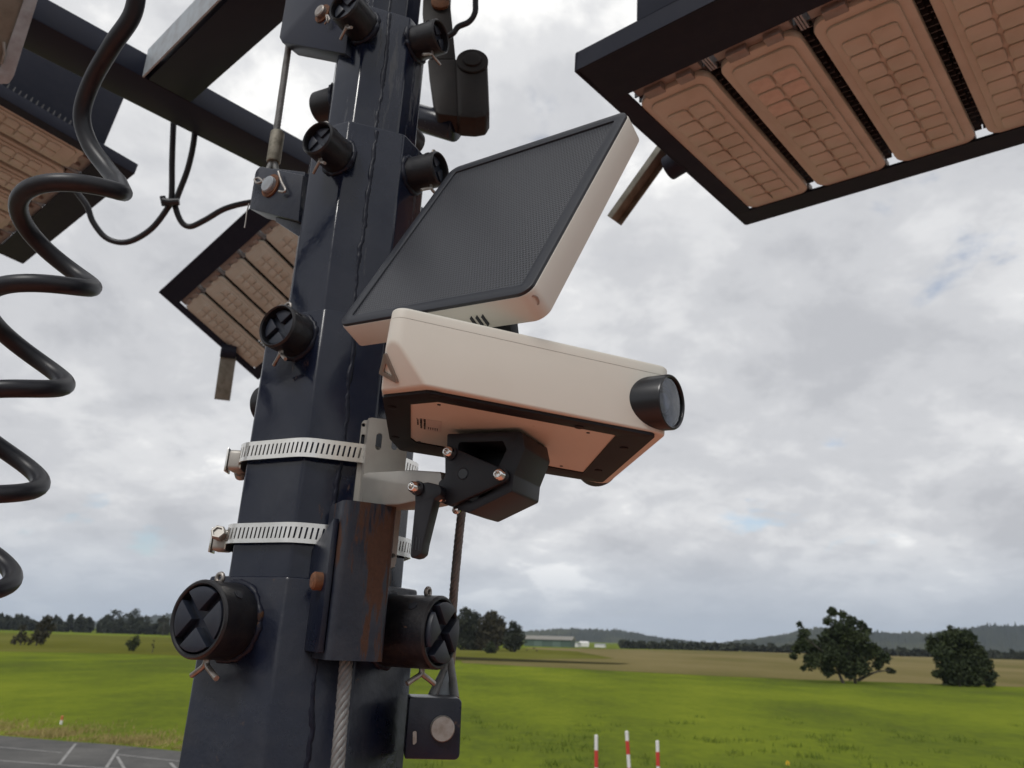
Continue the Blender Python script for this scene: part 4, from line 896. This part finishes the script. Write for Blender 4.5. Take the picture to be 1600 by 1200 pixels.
# two lens barrels leaving the front corners
best = None
for yc in np.linspace(-.01, .03, 81):
    q = CF.hit(1051, 628, 1, -yc); e = abs((q[0] - .695 * yc) - .1376)
    if best is None or e < best[0]: best = (e, yc, q)
lc = best[2]; az_a = math.degrees(math.atan2(ca[0], ca[1])); ang = math.radians(129 - az_a)
lax = nrm(V(math.cos(ang), -math.sin(ang), -.03)); LR = .0163
print('lens', lc, best, az_a)
lcx = lc[0] - .1430
C1_, C2_ = oc[1], oc[2]
ed_ = nrm(V(*(C2_ - C1_)))
def lens(c, ax, front):
    b = MB(); r = LR
    b.lathe(c, ax, [(r, -.05), (r, -.0012), (r - .0004, -.0003), (r - .0011, 0), (r - .0019, -.0004), (r - .0022, -.0016), (r - .0022, -.006), (.0085, -.0075), (.0085, -.011), (0, -.011)], 56)
    o = b.build('lens_barrel', M['black_gloss' if front else 'rubber'], ct_, smooth=32)
    MB().lathe(c, ax, [(r - .0023, -.0055), (r - .0023, -.0052), (.0098, -.0062), (.0098, -.0066)], 48, closed=True).build('lens_ring', M['lens_ring'], o)
    MB().lathe(c, ax, [(.0096, -.0064), (.0096, -.0056), (.0085, -.0052), (.0070, -.0062), (.0070, -.0075)], 48, closed=True).build('inner_ring', M['lens_in'], o)
    MB().lathe(c, ax, [(.0069, -.0090), (.0066, -.0066), (.0050, -.0050), (.0025, -.0043), (0, -.0041)], 40).build('front_element', M['lensglass'], o, smooth=60)
    MB().lathe(c, ax, [(r - .0021, -.0026), (r - .0021, -.0014), (r - .003, -.0012), (0, -.0012)], 48).build('cover_glass', M['glass'], o, smooth=20)
lens(lc, lax, True)
ang2 = math.radians(az_a - 30)
lens(V(C2_[0] - .004, C2_[1] + .012, lc[2] - .002), nrm(V(math.cos(1.0), math.sin(1.0), -.03)), False)

# ------------------------------------------------------------------ black joint under the camera (yoke, plate, bolts, lever)
jt_o = CF.w(CF.hit(757, 676, 2, -.0042)); az_j = math.radians(25); jn = V(-math.sin(az_j), -math.cos(az_j), 0); jx = V(math.cos(az_j), -math.sin(az_j), 0)
jt = thing('camera_joint', 'black angular ball joint with steel bolts holding the camera on its bracket arm', 'camera mount', loc=jt_o)
jp = lambda x, y, o=0.0: hit(x, y, jt_o + jn * o, jn)
def jprism(pts, o, th_, m, name, bevel=.001, r=.002, parent=None):
    b = MB(); b.prism(round_poly([jp(x, y, o) for x, y in pts], r, 4), -jn * th_); return b.build(name, m, parent if parent is not None else jt, bevel=bevel)
b = MB(); ju = lambda p: ((p - jt_o) @ jx, (p - jt_o)[2]); oo = [ju(jp(*q)) for q in ((699, 678), (815, 674), (820, 700), (803, 742), (800, 768), (733, 801), (711, 795), (697, 740))]
hh = [ju(jp(*q)) for q in ((716, 691), (786, 689), (792, 702), (776, 735), (770, 768), (735, 785), (716, 778))]
oo = [tuple(p) for p in round_poly([V(*q) for q in oo], [.001, .002, .004, .004, .002, .003, .002, .002], 3)]; hh = [tuple(p) for p in round_poly([V(*q) for q in hh], .002, 3)]
if area(oo) < 0: oo = oo[::-1]
if area(hh) > 0: hh = hh[::-1]
b.plate(oo, [hh], lambda a, c, h: jt_o + jx * a + V(0, 0, c) + jn * (-h if False else h), .040); b.build('yoke', M['black_alu'], jt, bevel=.0008)
jprism([(713, 693), (795, 690), (792, 752), (735, 792), (713, 780)], -.030, .006, M['black_alu'], 'yoke_back', r=.002)
tri = [(711.5, 700.5), (792, 735), (792, 751), (722.5, 782), (700.5, 792), (687, 766), (695, 742.6), (695, 702)]
jprism(tri, .0048, .0045, M['black_alu'], 'side_plate', bevel=.0007, r=[.003, .004, .004, 0, .003, .003, .003, .003])
jprism(tri[:-1], -.044, .0045, M['black_alu'], 'side_plate', bevel=.0007, r=.003)
c = jp(723, 740, .0049); MB().lathe(c, jn, [(.0030, -.0005), (.0032, .0001), (.0036, .0003), (.0036, -.0005)], 24, closed=True).build('bore_rim', M['black'], jt)
MB().lathe(c, jn, [(.0030, -.0003), (.0030, .00006), (0, .00006)], 24).build('bore', M['black_gloss'], jt)
def bolt(c, ax, r, parent, L=.0055):
    b = MB(); b.lathe(c, ax, [(r, -.002), (r, L * .55), (r * .86, L * .85), (r * .62, L), (r * .5, L), (r * .5, L * .45), (0, L * .4)], 28)
    b.build('socket_bolt', M['chrome'], parent, smooth=50)
    MB().lathe(c, ax, [(r * 1.22, -.0008), (r * 1.22, .0008), (r * .9, .001)], 24).build('bolt_washer', M['black_alu'], parent)
bolt(jp(704, 708, .0050), jn, .0036, jt); bolt(jp(783, 743, .0050), jn, .0036, jt); bolt(jp(691, 777, .003), nrm(jn - jx * .9 - V(0, 0, .3)), .0026, jt, .007); bolt(jp(716, 793, -.004), nrm(jn - V(0, 0, .8)), .0026, jt, .005)
jprism([(684, 752), (702, 742), (712, 770), (700, 790), (686, 784)], -.006, .028, M['black_alu'], 'arm_socket', r=.003)
# lever
lo_ = P(663, 800, .452); ln_ = nrm(V(-.30, -.95, 0)); lp = lambda x, y, o=0.0: hit(x, y, lo_ + ln_ * o, ln_)
b = MB(); b.prism(round_poly([lp(*q) for q in ((647, 762), (652, 755), (668, 753), (688, 758), (690, 772), (678, 780), (661, 848), (658, 865), (652, 870), (640, 873), (642, 846), (648, 785))], [.002, .003, .003, .003, .003, .002, .001, .002, 0, .002, 0, 0], 4), -ln_ * .011)
lv = b.build('clamp_lever', M['black_alu'], jt, bevel=.0014)
for k in range(3):
    x = 644.5 + 4.6 * k; b = MB(); b.prism([lp(x + 1.2, 838 + k, .0003), lp(x + 3.2, 838 + k, .0003), lp(x + 1.2, 858 + k, .0003), lp(x - .8, 858 + k, .0003)], -ln_ * .0012); b.build('grip_slot', M['black_gloss'], lv)
bolt(lp(652.5, 763, .0002), nrm(ln_ - V(.2, 0, 0)), .0036, jt, .007)

# ------------------------------------------------------------------ solar panel
sB, sx, sy, sn = P(525, 509.5, .53), nrm(V(.772, -.625, -.119)), None, nrm(V(-.52, -.728, .447))
sx = nrm(sx - sn * (sx @ sn)); sy = np.cross(sn, sx); SW, SH = .1686, .1858
SF = Frame(sB + sx * SW / 2 + sy * SH / 2, sx, sy, sn)
sp = thing('solar_panel', 'square black solar panel in a warm white case, tilted above the camera', 'solar panel', frame=SF)
def rr3(hw2, hh2, r, z, n=8): return [V(x, y, z) for x, y in rrect(-hw2, hw2, -hh2, hh2, r, n)]
TH = .0215
bm_ = MB(); bm_.prism(rr3(SW / 2, SH / 2, .0090, -TH), V(0, 0, TH - .002)); case = bm_.build('case', M['cream'], sp, bevel=.0012)
b = MB(); b.plate(rrect(-SW / 2 + .0006, SW / 2 - .0006, -SH / 2 + .0006, SH / 2 - .0006, .0086, 8), [rrect(-SW / 2 + .0092, SW / 2 - .0092, -SH / 2 + .0092, SH / 2 - .0092, .002, 4)[::-1]], lambda a, c, h: V(a, c, h), .003)
b.build('bezel', M['black'], sp, bevel=.0007)
b = MB(); b.prism(rr3(SW / 2 - .0089, SH / 2 - .0089, .002, -.0024, 3), V(0, 0, .0010)); b.build('cell_cover', M['cells'], sp)
MB().prism(rr3(SW / 2 - .001, SH / 2 - .001, .0086, -.0024), V(0, 0, .0006)).build('shadow_gap', M['black'], sp)
jc = V(SW / 2 - .0105, -SH / 2 - .0002, -TH * .55); jc = SF.hit(846, 474, 1, -SH / 2 - .0003)
ja = nrm(V(.55, -1, 0)); jc2 = V(SW / 2 - .0046, -SH / 2 + .0030, jc[2])
b = MB(); b.lathe(jc2, ja, [(.0046, -.003), (.0046, .0008), (.0036, .0012), (.0034, -.0006), (.0024, -.0006), (.0024, .0002), (0, .0002)], 24); sk = b.build('cable_socket', M['pin'], sp); MB().lathe(jc2 + ja * .0003, ja, [(.0031, 0), (.0031, .0004), (0, .0004)], 20).build('socket_hole', M['black'], sk)
# foldable hinge between panel and lid, with the slots on the panel's underside
for k in range(3):
    q = SF.hit(734 + 9.5 * k, 494 - k * .5, 1, -SH / 2 - .0001); MB().box(V(q[0], -SH / 2, -TH * .68), V(.0011, 0, .0008), V(0, .0006, 0), V(0, 0, .0040)).build('slot', M['black'], sp)
hc = SF.w(V(.055, -SH / 2 + .01, -TH)); ctop = CF.w(V(.072, .065, ZT)); hx_ = SF.l(ctop)
hb_ = MB(); lo1, lo2 = V(.0, -SH / 2 + .016, -TH), hx_
hbq = SF.l(CF.w(V(.060, .060, ZT))); 
hb_.prism([SF.l(CF.w(q)) for q in (V(.030, .045, ZT), V(.078, .045, ZT), V(.078, .075, ZT), V(.030, .075, ZT))], SF.R.T @ (cu * .006))
hp = MB(); p1_, p2_ = SF.l(CF.w(V(.052, .060, ZT + .004))), V(.026, -SH / 2 + .028, -TH - .003)
dvec = nrm(p2_ - p1_); sdv = nrm(np.cross(dvec, V(0, 0, 1))); hb_.box((p1_ + p2_) / 2, dvec * np.linalg.norm(p2_ - p1_) / 2, sdv * .017, nrm(np.cross(dvec, sdv)) * .004)
hb_.build('hinge', M['black_alu'], sp, bevel=.001)
MB().box(V(.026, -SH / 2 + .040, -TH - .002), V(.03, 0, 0), V(0, .025, 0), V(0, 0, .0022)).build('hinge_plate', M['black_alu'], sp, bevel=.001)

# ------------------------------------------------------------------ floodlight heads
def rodrigues(v):
    t = np.linalg.norm(v); k = np.asarray(v) / t; K = np.array([[0, -k[2], k[1]], [k[2], 0, -k[0]], [-k[1], k[0], 0]]); return np.eye(3) + math.sin(t) * K + (1 - math.cos(t)) * K @ K
_a = math.radians(41.5); R0 = np.stack([[math.cos(_a), -math.sin(_a), 0], [math.sin(_a), math.cos(_a), 0], [0, 0, 1]], 1)
RR = rodrigues([.0341, .0295, -.0002]) @ R0
HF = Frame(V(.1764, .9714, 3.7758), RR[:, 0], RR[:, 1], RR[:, 2])
NM, PT, MW, ML = 6, .131, .115, .398
XE = (NM - 1) * PT + MW
head = thing('floodlight_head', 'near floodlight with brown dusty LED modules in a dark frame, upper right', 'floodlight', frame=HF, group='floodlights of the tower')
def module(i):
    x0 = i * PT; b = MB(); lzb = .014
    b.prism([V(x, y, lzb) for x, y in rrect(x0, x0 + MW, 0, ML, .022, 6)], V(0, 0, -.012))
    # raised dome with a grid of lens pillows
    b.prism([V(x, y, .0021) for x, y in rrect(x0 + .013, x0 + MW - .013, .016, ML - .016, .012, 4)], V(0, 0, -.0052))
    m = b.build('led_module', M['lens_cover'], head, bevel=.0022, seg=2, smooth=40)
    b = MB(); gx0, gx1, gy0, gy1 = x0 + .021, x0 + MW - .021, .048, ML - .022; nxg, nyg = 2, 10
    for a in range(nxg):
        for c in range(nyg):
            xa, xb = gx0 + (gx1 - gx0) * a / nxg + .0016, gx0 + (gx1 - gx0) * (a + 1) / nxg - .0016; ya, yb = gy0 + (gy1 - gy0) * c / nyg + .0016, gy0 + (gy1 - gy0) * (c + 1) / nyg - .0016
            b.prism([V(x, y, -.0030) for x, y in rrect(xa, xb, ya, yb, .006, 3)], V(0, 0, -.0042))
    b.build('lens_grid', M['lens_cover'], m, bevel=.0022, seg=2, smooth=50)
    b = MB(); rr = np.random.default_rng(300 + i)
    for k in range(30):
        y = .006 + (ML - .012) * k / 29; e = rr.uniform(-.0015, .0015); b.abox(x0 - .0065 + e, x0 + MW + .0065 + e, y - .0011, y + .0011, .0165, .062)
    b.abox(x0 + .002, x0 + MW - .002, .002, ML - .002, .0142, .022)
    b.build('heat_sink', M['fin'], m)
    b = MB(); b.abox(x0 + .004, x0 + MW - .004, -.030, .0, .010, .024); b.abox(x0 + .020, x0 + .050, -.012, .004, .0005, .012); b.abox(x0 + .074, x0 + .098, -.012, .004, .0005, .012); b.build('end_clip', M['clip'], m, bevel=.0012); b = MB()
    b.abox(x0 + .004, x0 + MW - .004, ML, ML + .02, .010, .024); b.build('end_clip', M['clip'], m, bevel=.0012)
    # cast web between modules at the front end (silver ribs)
    if i < NM - 1:
        b = MB()
        for k in range(3): b.abox(x0 + MW + .0025 + .004 * k, x0 + MW + .0050 + .004 * k, -.030, .012, .010, .05)
        b.build('end_rib', M['galv'], m)
for i in range(NM): module(i)
X0, X1, Y0, Y1 = -.028, XE + .028, -.110, ML + .042
fb = MB()
def lsec(x0, x1, y0, y1): fb.abox(x0, x1, y0, y1, 0.0, .004)
lsec(X0, X1, Y0, -.028); lsec(X0, X1, ML - .003, Y1); lsec(X0, .002, -.028, ML - .003); lsec(XE - .002, X1, -.028, ML - .003)
fb.abox(X0, X1, Y0 - .004, Y0, 0, .032); fb.abox(X0, X1, Y1, Y1 + .004, 0, .032); fb.abox(X0 - .004, X0, Y0 - .004, Y1 + .004, 0, .032); fb.abox(X1, X1 + .004, Y0 - .004, Y1 + .004, 0, .032)
MB().abox(X0 + .002, X1 - .002, ML - .012, ML + .03, .0635, .0665).build('rear_strap', M['paint_matt'], head); fb.build('frame', M['paint_matt'], head, bevel=.0012)
b = MB(); b.abox(.020, XE - .05, -.035, ML * .8, .064, .29); b.build('driver_box', M['paint_matt'], head, bevel=.004)
def lev(x, y, z): return V(x, y, z)
b = MB(); b.tube([V(-.030, .20, .020), V(-.062, .20, .012)], .022, 20); b.build('pivot_boss', M['paint_matt'], head, bevel=.003)
p0, p1 = HF.hit(1035, 234, 1, .20), HF.hit(957, 343, 1, .20); d = nrm(p1 - p0); n1 = nrm(np.cross(d, V(0, 1, 0)))
b = MB(); L_ = np.linalg.norm(p1 - p0); mid = (p0 + p1) / 2; b.box(mid, d * L_ / 2, V(0, .016, 0), n1 * .002)
for sg in (-1, 1): b.box(mid + V(0, sg * .015, 0) + n1 * .006, d * L_ / 2, V(0, .0015, 0), n1 * .006)
b.build('handle', M['galv_dirty'], head, bevel=.0008)
def copy_tree(o, parent=None):
    c = o.copy(); COL.objects.link(c)
    if parent is not None: c.parent = parent
    for ch in o.children: copy_tree(ch, c)
    return c
W_R = np.array([[.7608, .6482, .033], [-.5225, .5815, .6236], [.385, -.4916, .7811]])
W_R = np.stack([nrm(W_R[:, 0]), nrm(W_R[:, 1] - W_R[:, 0] * (W_R[:, 0] @ W_R[:, 1])), np.cross(W_R[:, 0], W_R[:, 1])], 1)
h2_ = copy_tree(head); h2_['label'] = 'far floodlight with pale dusty LED modules, behind the mast on the left'
def drop(root, base):
    for c in list(root.children):
        if c.name.split('.')[0] in base: bpy.data.objects.remove(c)
drop(h2_, ('handle', 'pivot_boss'))
h2_.matrix_world = Frame(V(-1.424, 3.056, 4.3215), W_R[:, 0], W_R[:, 1], W_R[:, 2]).mat()
a_ = 3.8641; t_ = .1321; Rz_ = np.array([[math.cos(a_), math.sin(a_), 0], [-math.sin(a_), math.cos(a_), 0], [0, 0, 1]]); Rx_ = np.array([[1, 0, 0], [0, math.cos(t_), -math.sin(t_)], [0, math.sin(t_), math.cos(t_)]])
LR_ = Rz_ @ Rx_
LBF = Frame(V(-1.424, 3.056, 4.3215), W_R[:, 0], W_R[:, 1], W_R[:, 2]); PIV[h2_.name] = np.zeros(3)
d0 = (LBF.w(V(-.03, .16, .02)) - CAM) @ FW; p0, p1 = LBF.l(P(357, 556, d0)), LBF.l(P(347, 625, d0)); d = nrm(p1 - p0); vw = nrm(LBF.l(CAM) - p0); n1 = nrm(np.cross(d, vw))
b = MB(); L_ = np.linalg.norm(p1 - p0); mid = (p0 + p1) / 2; b.box(mid, d * L_ / 2, n1 * .033, vw * .004); b.build('handle', M['galv_dirty'], h2_, bevel=.001)
b = MB(); b.tube([p0 - d * .02 - n1 * .03, p0 - d * .02 + n1 * .035], .03, 18); b.build('pivot_boss', M['paint_matt'], h2_, bevel=.003)
h3_ = copy_tree(head); h3_['label'] = 'floodlight behind the coiled cable, cut off by the left edge'
drop(h3_, ('handle', 'pivot_boss')); LFF = Frame(V(-1.1119, 1.6983, 4.155), LR_[:, 0], LR_[:, 1], LR_[:, 2]); h3_.matrix_world = LFF.mat()

M['clean_cell'] = mat('cleaner_lens_cell', (.60, .50, .43), .5, spec=.3, var=((.48, .39, .33), .4), var_scale=60)
m2 = [c for c in head.children if c.name.startswith('led_module')]; m2 = sorted(m2, key=lambda c: c.location.x)[1]
gx0, gx1, gy0, gy1 = PT + .021, PT + MW - .021, .048, ML - .022
for a, c in ((0, 0), (1, 0), (0, 1), (1, 1), (0, 2)):
    xa, xb = gx0 + (gx1 - gx0) * a / 2 + .003, gx0 + (gx1 - gx0) * (a + 1) / 2 - .003; ya, yb = gy0 + (gy1 - gy0) * c / 10 + .003, gy0 + (gy1 - gy0) * (c + 1) / 10 - .003
    b = MB(); b.prism([V(x, y, -.0068) for x, y in rrect(xa, xb, ya, yb, .004, 3)], V(0, 0, -.0008)); b.build('lens_cell', M['clean_cell'], m2, bevel=.0003, label='cell wiped cleaner than the dusty rest')
# ------------------------------------------------------------------ boom carrying the lights
e1 = nrm(V(.671, .741, 0)); e2 = nrm(V(.741, -.671, 0)); Z = V(0, 0, 1); b0 = V(-.689, 1.11, 3.93)
boom = thing('light_boom', 'dark navy steel boom of square tubes crossing behind the mast at upper left', 'boom', loc=b0)
def tubebeam(name, a, c, wv, hv, m=M['paint_beam']):
    b = MB(); d = (c - a) / 2; b.box((a + c) / 2 + wv / 2 + hv / 2, d, wv / 2, hv / 2); return b.build(name, m, boom, bevel=.003)
tubebeam('long_tube', b0 - e1 * .9, b0 + e1 * .72, -e2 * .088, Z * .050)
tubebeam('cross_tube', b0 + e1 * .035 + Z * -.001 + e2 * .001, b0 + e1 * .035 + e2 * .62 - Z * .001, e1 * .081, Z * .052)
sb = MB(); sb.box(b0 + e1 * .027 + e2 * .33 + Z * .030, e2 * .33, e1 * .0015, Z * .030); sb.build('sky_lit_side', M['galv'], boom)  # pale strip paints the sky light on the cross tube's side
tubebeam('cross_tube', b0 + e1 * .035 + e2 * .62, b0 + e1 * .035 + e2 * 1.25, e1 * .081, Z * .052)
tubebeam('support_arm', b0 + e1 * .10 + e2 * 1.08 + Z * .14, b0 + e1 * .95 + e2 * 1.08 + Z * .14, e2 * .06, Z * .06); tubebeam('support_post', b0 + e1 * .075 + e2 * 1.15 + Z * .05, b0 + e1 * .075 + e2 * 1.15 + Z * .20, e1 * .05, e2 * .05)
# ------------------------------------------------------------------ galvanised plate at the top left corner
gq = V(0, 0, 0); gn = nrm(CAM - P(20, 60, 1.2)); go = P(20, 60, 1.2); gpn = lambda x, y, o=0.0: hit(x, y, go + gn * o, gn)
gt_ = thing('channel_bracket', 'galvanised channel bracket with rounded end at top left corner', 'bracket', loc=gpn(8, 130))
b = MB(); b.prism(round_poly([gpn(*q) for q in ((-60, -60), (26, -60), (37, 0), (14, 66), (0, 92), (-60, 120))], 0) if False else [gpn(*q) for q in ((-90, -90), (52, -90), (37, 0), (14, 66), (-2, 110), (-90, 118))], -gn * .004); b.build('web', M['galv_dirty'], gt_, bevel=.0008)
b = MB(); b.prism(round_poly([gpn(*q, .004) for q in ((78, -90), (59, 0), (22, 118), (14, 131), (-90, 131), (-90, 116), (0, 106), (14, 66), (37, 0), (56, -90))], [0, 0, .006, .006, 0, 0, .004, 0, 0, 0], 4), -gn * .012); b.build('flange', M['galv'], gt_, bevel=.001)
b = MB(); b.tube([gpn(6, 66, .006), gpn(7, 84, .010), gpn(2, 100, .010)], .0022, 8); b.build('split_pin', M['pin'], gt_)

# ------------------------------------------------------------------ coiled cable and loose leads
ax_top = P(129, 318, .60); axis = [P(x, y, d) for x, y, d in ((126, 300, .60), (64, 448, .59), (23, 605, .585), (-17, 765, .58), (-62, 917, .575), (-112, 1066, .57), (-160, 1212, .565), (-200, 1352, .56))]
Rc = .0335; px_h = nrm(np.array([RT[0], RT[1], 0])); py_h = nrm(np.array([FW[0], FW[1], 0])); pts = []
top = [P(222, -120, .60), P(216, -40, .60), P(208, 20, .605), P(176, 70, .61), P(143, 128, .625), P(128, 180, .632), P(140, 225, .632), P(166, 262, .625)]
def axp(s):
    i = min(int(s), len(axis) - 2); f = s - i; return axis[i] * (1 - f) + axis[i + 1] * f
for k in range(0, 7 * 40):
    s = k / 40; ph = 2 * math.pi * s; sc_f = 1 - .012 * s
    c = axp(s) - (axp(min(s + .01, 7)) - axp(max(s - .01, 0))) * 0
    c = c + V(0, 0, Rc * .22 * (1 - math.cos(ph)))
    pts.append(c + px_h * Rc * math.cos(ph) * sc_f - py_h * Rc * math.sin(ph) * sc_f)
path = catmull(top + [P(187, 287, .612)], 8)[:-1] + pts
b = MB(); b.tube(path, .0068, 16); tag(b.build('coiled_cable', M['cable'], smooth=60), 'thick black coiled cable hanging at the left edge', 'cable')
def lead(label, px, r, cat='cable'):
    b = MB(); b.tube(catmull([P(*q) for q in px], 8), r, 10); return tag(b.build('electric_lead', M['cable'], smooth=60), label, cat, 'loose black leads')
dz = 1.55
lead('thin black lead looping left under the boom towards the left floodlight', [(274, 150, dz), (271, 196, dz), (269, 250, dz), (268, 310, dz), (262, 325, dz), (236, 358, dz), (200, 378, dz), (168, 373, dz), (146, 348, dz), (136, 322, dz), (120, 300, dz)], .0058)
lead('thin black lead looping right behind the mast from the cable tie', [(307, 150, dz), (304, 212, dz), (294, 262, dz), (277, 308, dz), (274, 322, dz), (283, 346, dz), (297, 354, dz), (320, 344, dz), (352, 326, dz), (392, 316, dz), (440, 312, dz)], .0058)
b = MB(); tn = nrm(CAM - P(267, 315, dz)); b.tube([P(255, 314, dz - .012), P(264, 316, dz - .014), P(280, 315, dz - .010)], .0075, 8); b.tube([P(254, 307, dz - .012), P(257, 321, dz - .012)], .006, 8)
tag(b.build('cable_tie', M['black'], smooth=50), 'black cable tie holding the two thin leads together', 'cable tie')
lead('thin black lead curving up beside the actuator at the top', [(690, 62, .95), (708, 52, .95), (716, 42, .95), (733, 34, .95), (742, 20, .95), (743, 0, .95), (743, -60, .95)], .0036)

# ------------------------------------------------------------------ actuator behind the mast, upper right
da = .92; an_ = nrm(V(.02, -1, .12)); ao = P(715, 140, da); ap = lambda x, y, o=0.0: hit(x, y, ao + an_ * o, an_)
ac = thing('winch_actuator', 'dark brown motor and gearbox hanging behind the mast top, right of it', 'motor', loc=ap(715, 200))
def aprism(name, q, o, th_, m, r=.004, bevel=.002, parent=None):
    b = MB(); b.prism(round_poly([ap(x, y, o) for x, y in q], r, 6), -an_ * th_); return b.build(name, m, parent if parent is not None else ac, bevel=bevel)
aprism('gear_housing', [(668, 92), (722, 92), (722, 182), (682, 178), (676, 150)], -.004, .03, M['motor'], r=[.003, .003, .002, .008, .003], bevel=.004)
cyl = aprism('motor_housing', [(711, 100), (716, 84), (728, 76), (740, 74.5), (752, 78), (760, 88), (762, 100), (765, 172), (760, 181), (742, 184), (714, 182)], .0, .035, M['motor'], r=.006, bevel=.006)
c = ap(738, 97, 0); b = MB(); b.lathe(c, an_, [(.0195, -.002), (.0195, .002), (.0185, .003), (.0115, .003), (.0108, .0055), (.0085, .0062), (0, .0062)], 32); b.build('end_boss', M['motor'], cyl)
aprism('pivot_arm', [(663, -60), (706, -60), (703, 0), (712, 92), (672, 92), (660, 20)], -.018, .02, M['motor'], r=0, bevel=.002)
c = ap(688, 6, -.017); MB().lathe(c, an_, [(.012, 0), (.012, .004), (.008, .006), (0, .006)], 20).build('pivot_bolt', M['rust'], ac)
b = MB(); b.tube([P(640, 180, .96), P(713, 201, .93)], .0165, 24); b.build('push_rod', M['paint'], ac, bevel=.002)

# ------------------------------------------------------------------ what the mast stands on: trailer with orange canopy, below the frame
tr = thing('lighting_trailer', 'orange canopied trailer that the navy mast stands on', 'trailer', loc=V(0, .4, 0))
b = MB(); b.abox(-1.2, 1.2, -.9, 1.9, .75, 2.05); b.build('canopy', M['orange'], tr, bevel=.04)
b = MB(); b.abox(-1.15, 1.15, -1.3, 2.0, .5, .72); b.build('chassis', M['paint'], tr, bevel=.01)
for x in (-1.25, 1.25): MB().lathe(V(x - .1, .6, .33), V(1, 0, 0), [(.18, 0), (.33, .01), (.335, .1), (.33, .19), (.18, .2)], 28).build('wheel', M['tyre'], tr)
for x in (-1.0, 1.0):
    for y in (-1.2, 1.9): MB().lathe(V(x, y, 0), V(0, 0, 1), [(.1, 0), (.1, .02), (.03, .03), (.03, .55)], 14).build('stabiliser_leg', M['galv'], tr)
# ------------------------------------------------------------------ the air itself
def haze(density):
    b = MB(); b.abox(-7000, 7000, -900, 7000, -3, 190); m = bpy.data.materials.new('haze'); m.use_nodes = True; t = m.node_tree
    t.nodes.remove(t.nodes['Principled BSDF']); v = t.nodes.new('ShaderNodeVolumePrincipled'); v.inputs['Color'].default_value = (.74, .85, 1, 1); v.inputs['Density'].default_value = density
    t.links.new(v.outputs[0], t.nodes['Material Output'].inputs['Volume']); o = b.build('haze', m); o['kind'] = 'stuff'; tag(o, 'thin pale haze over the far fields and hills', 'haze'); return o
haze(.0001)
bpy.context.view_layer.update()
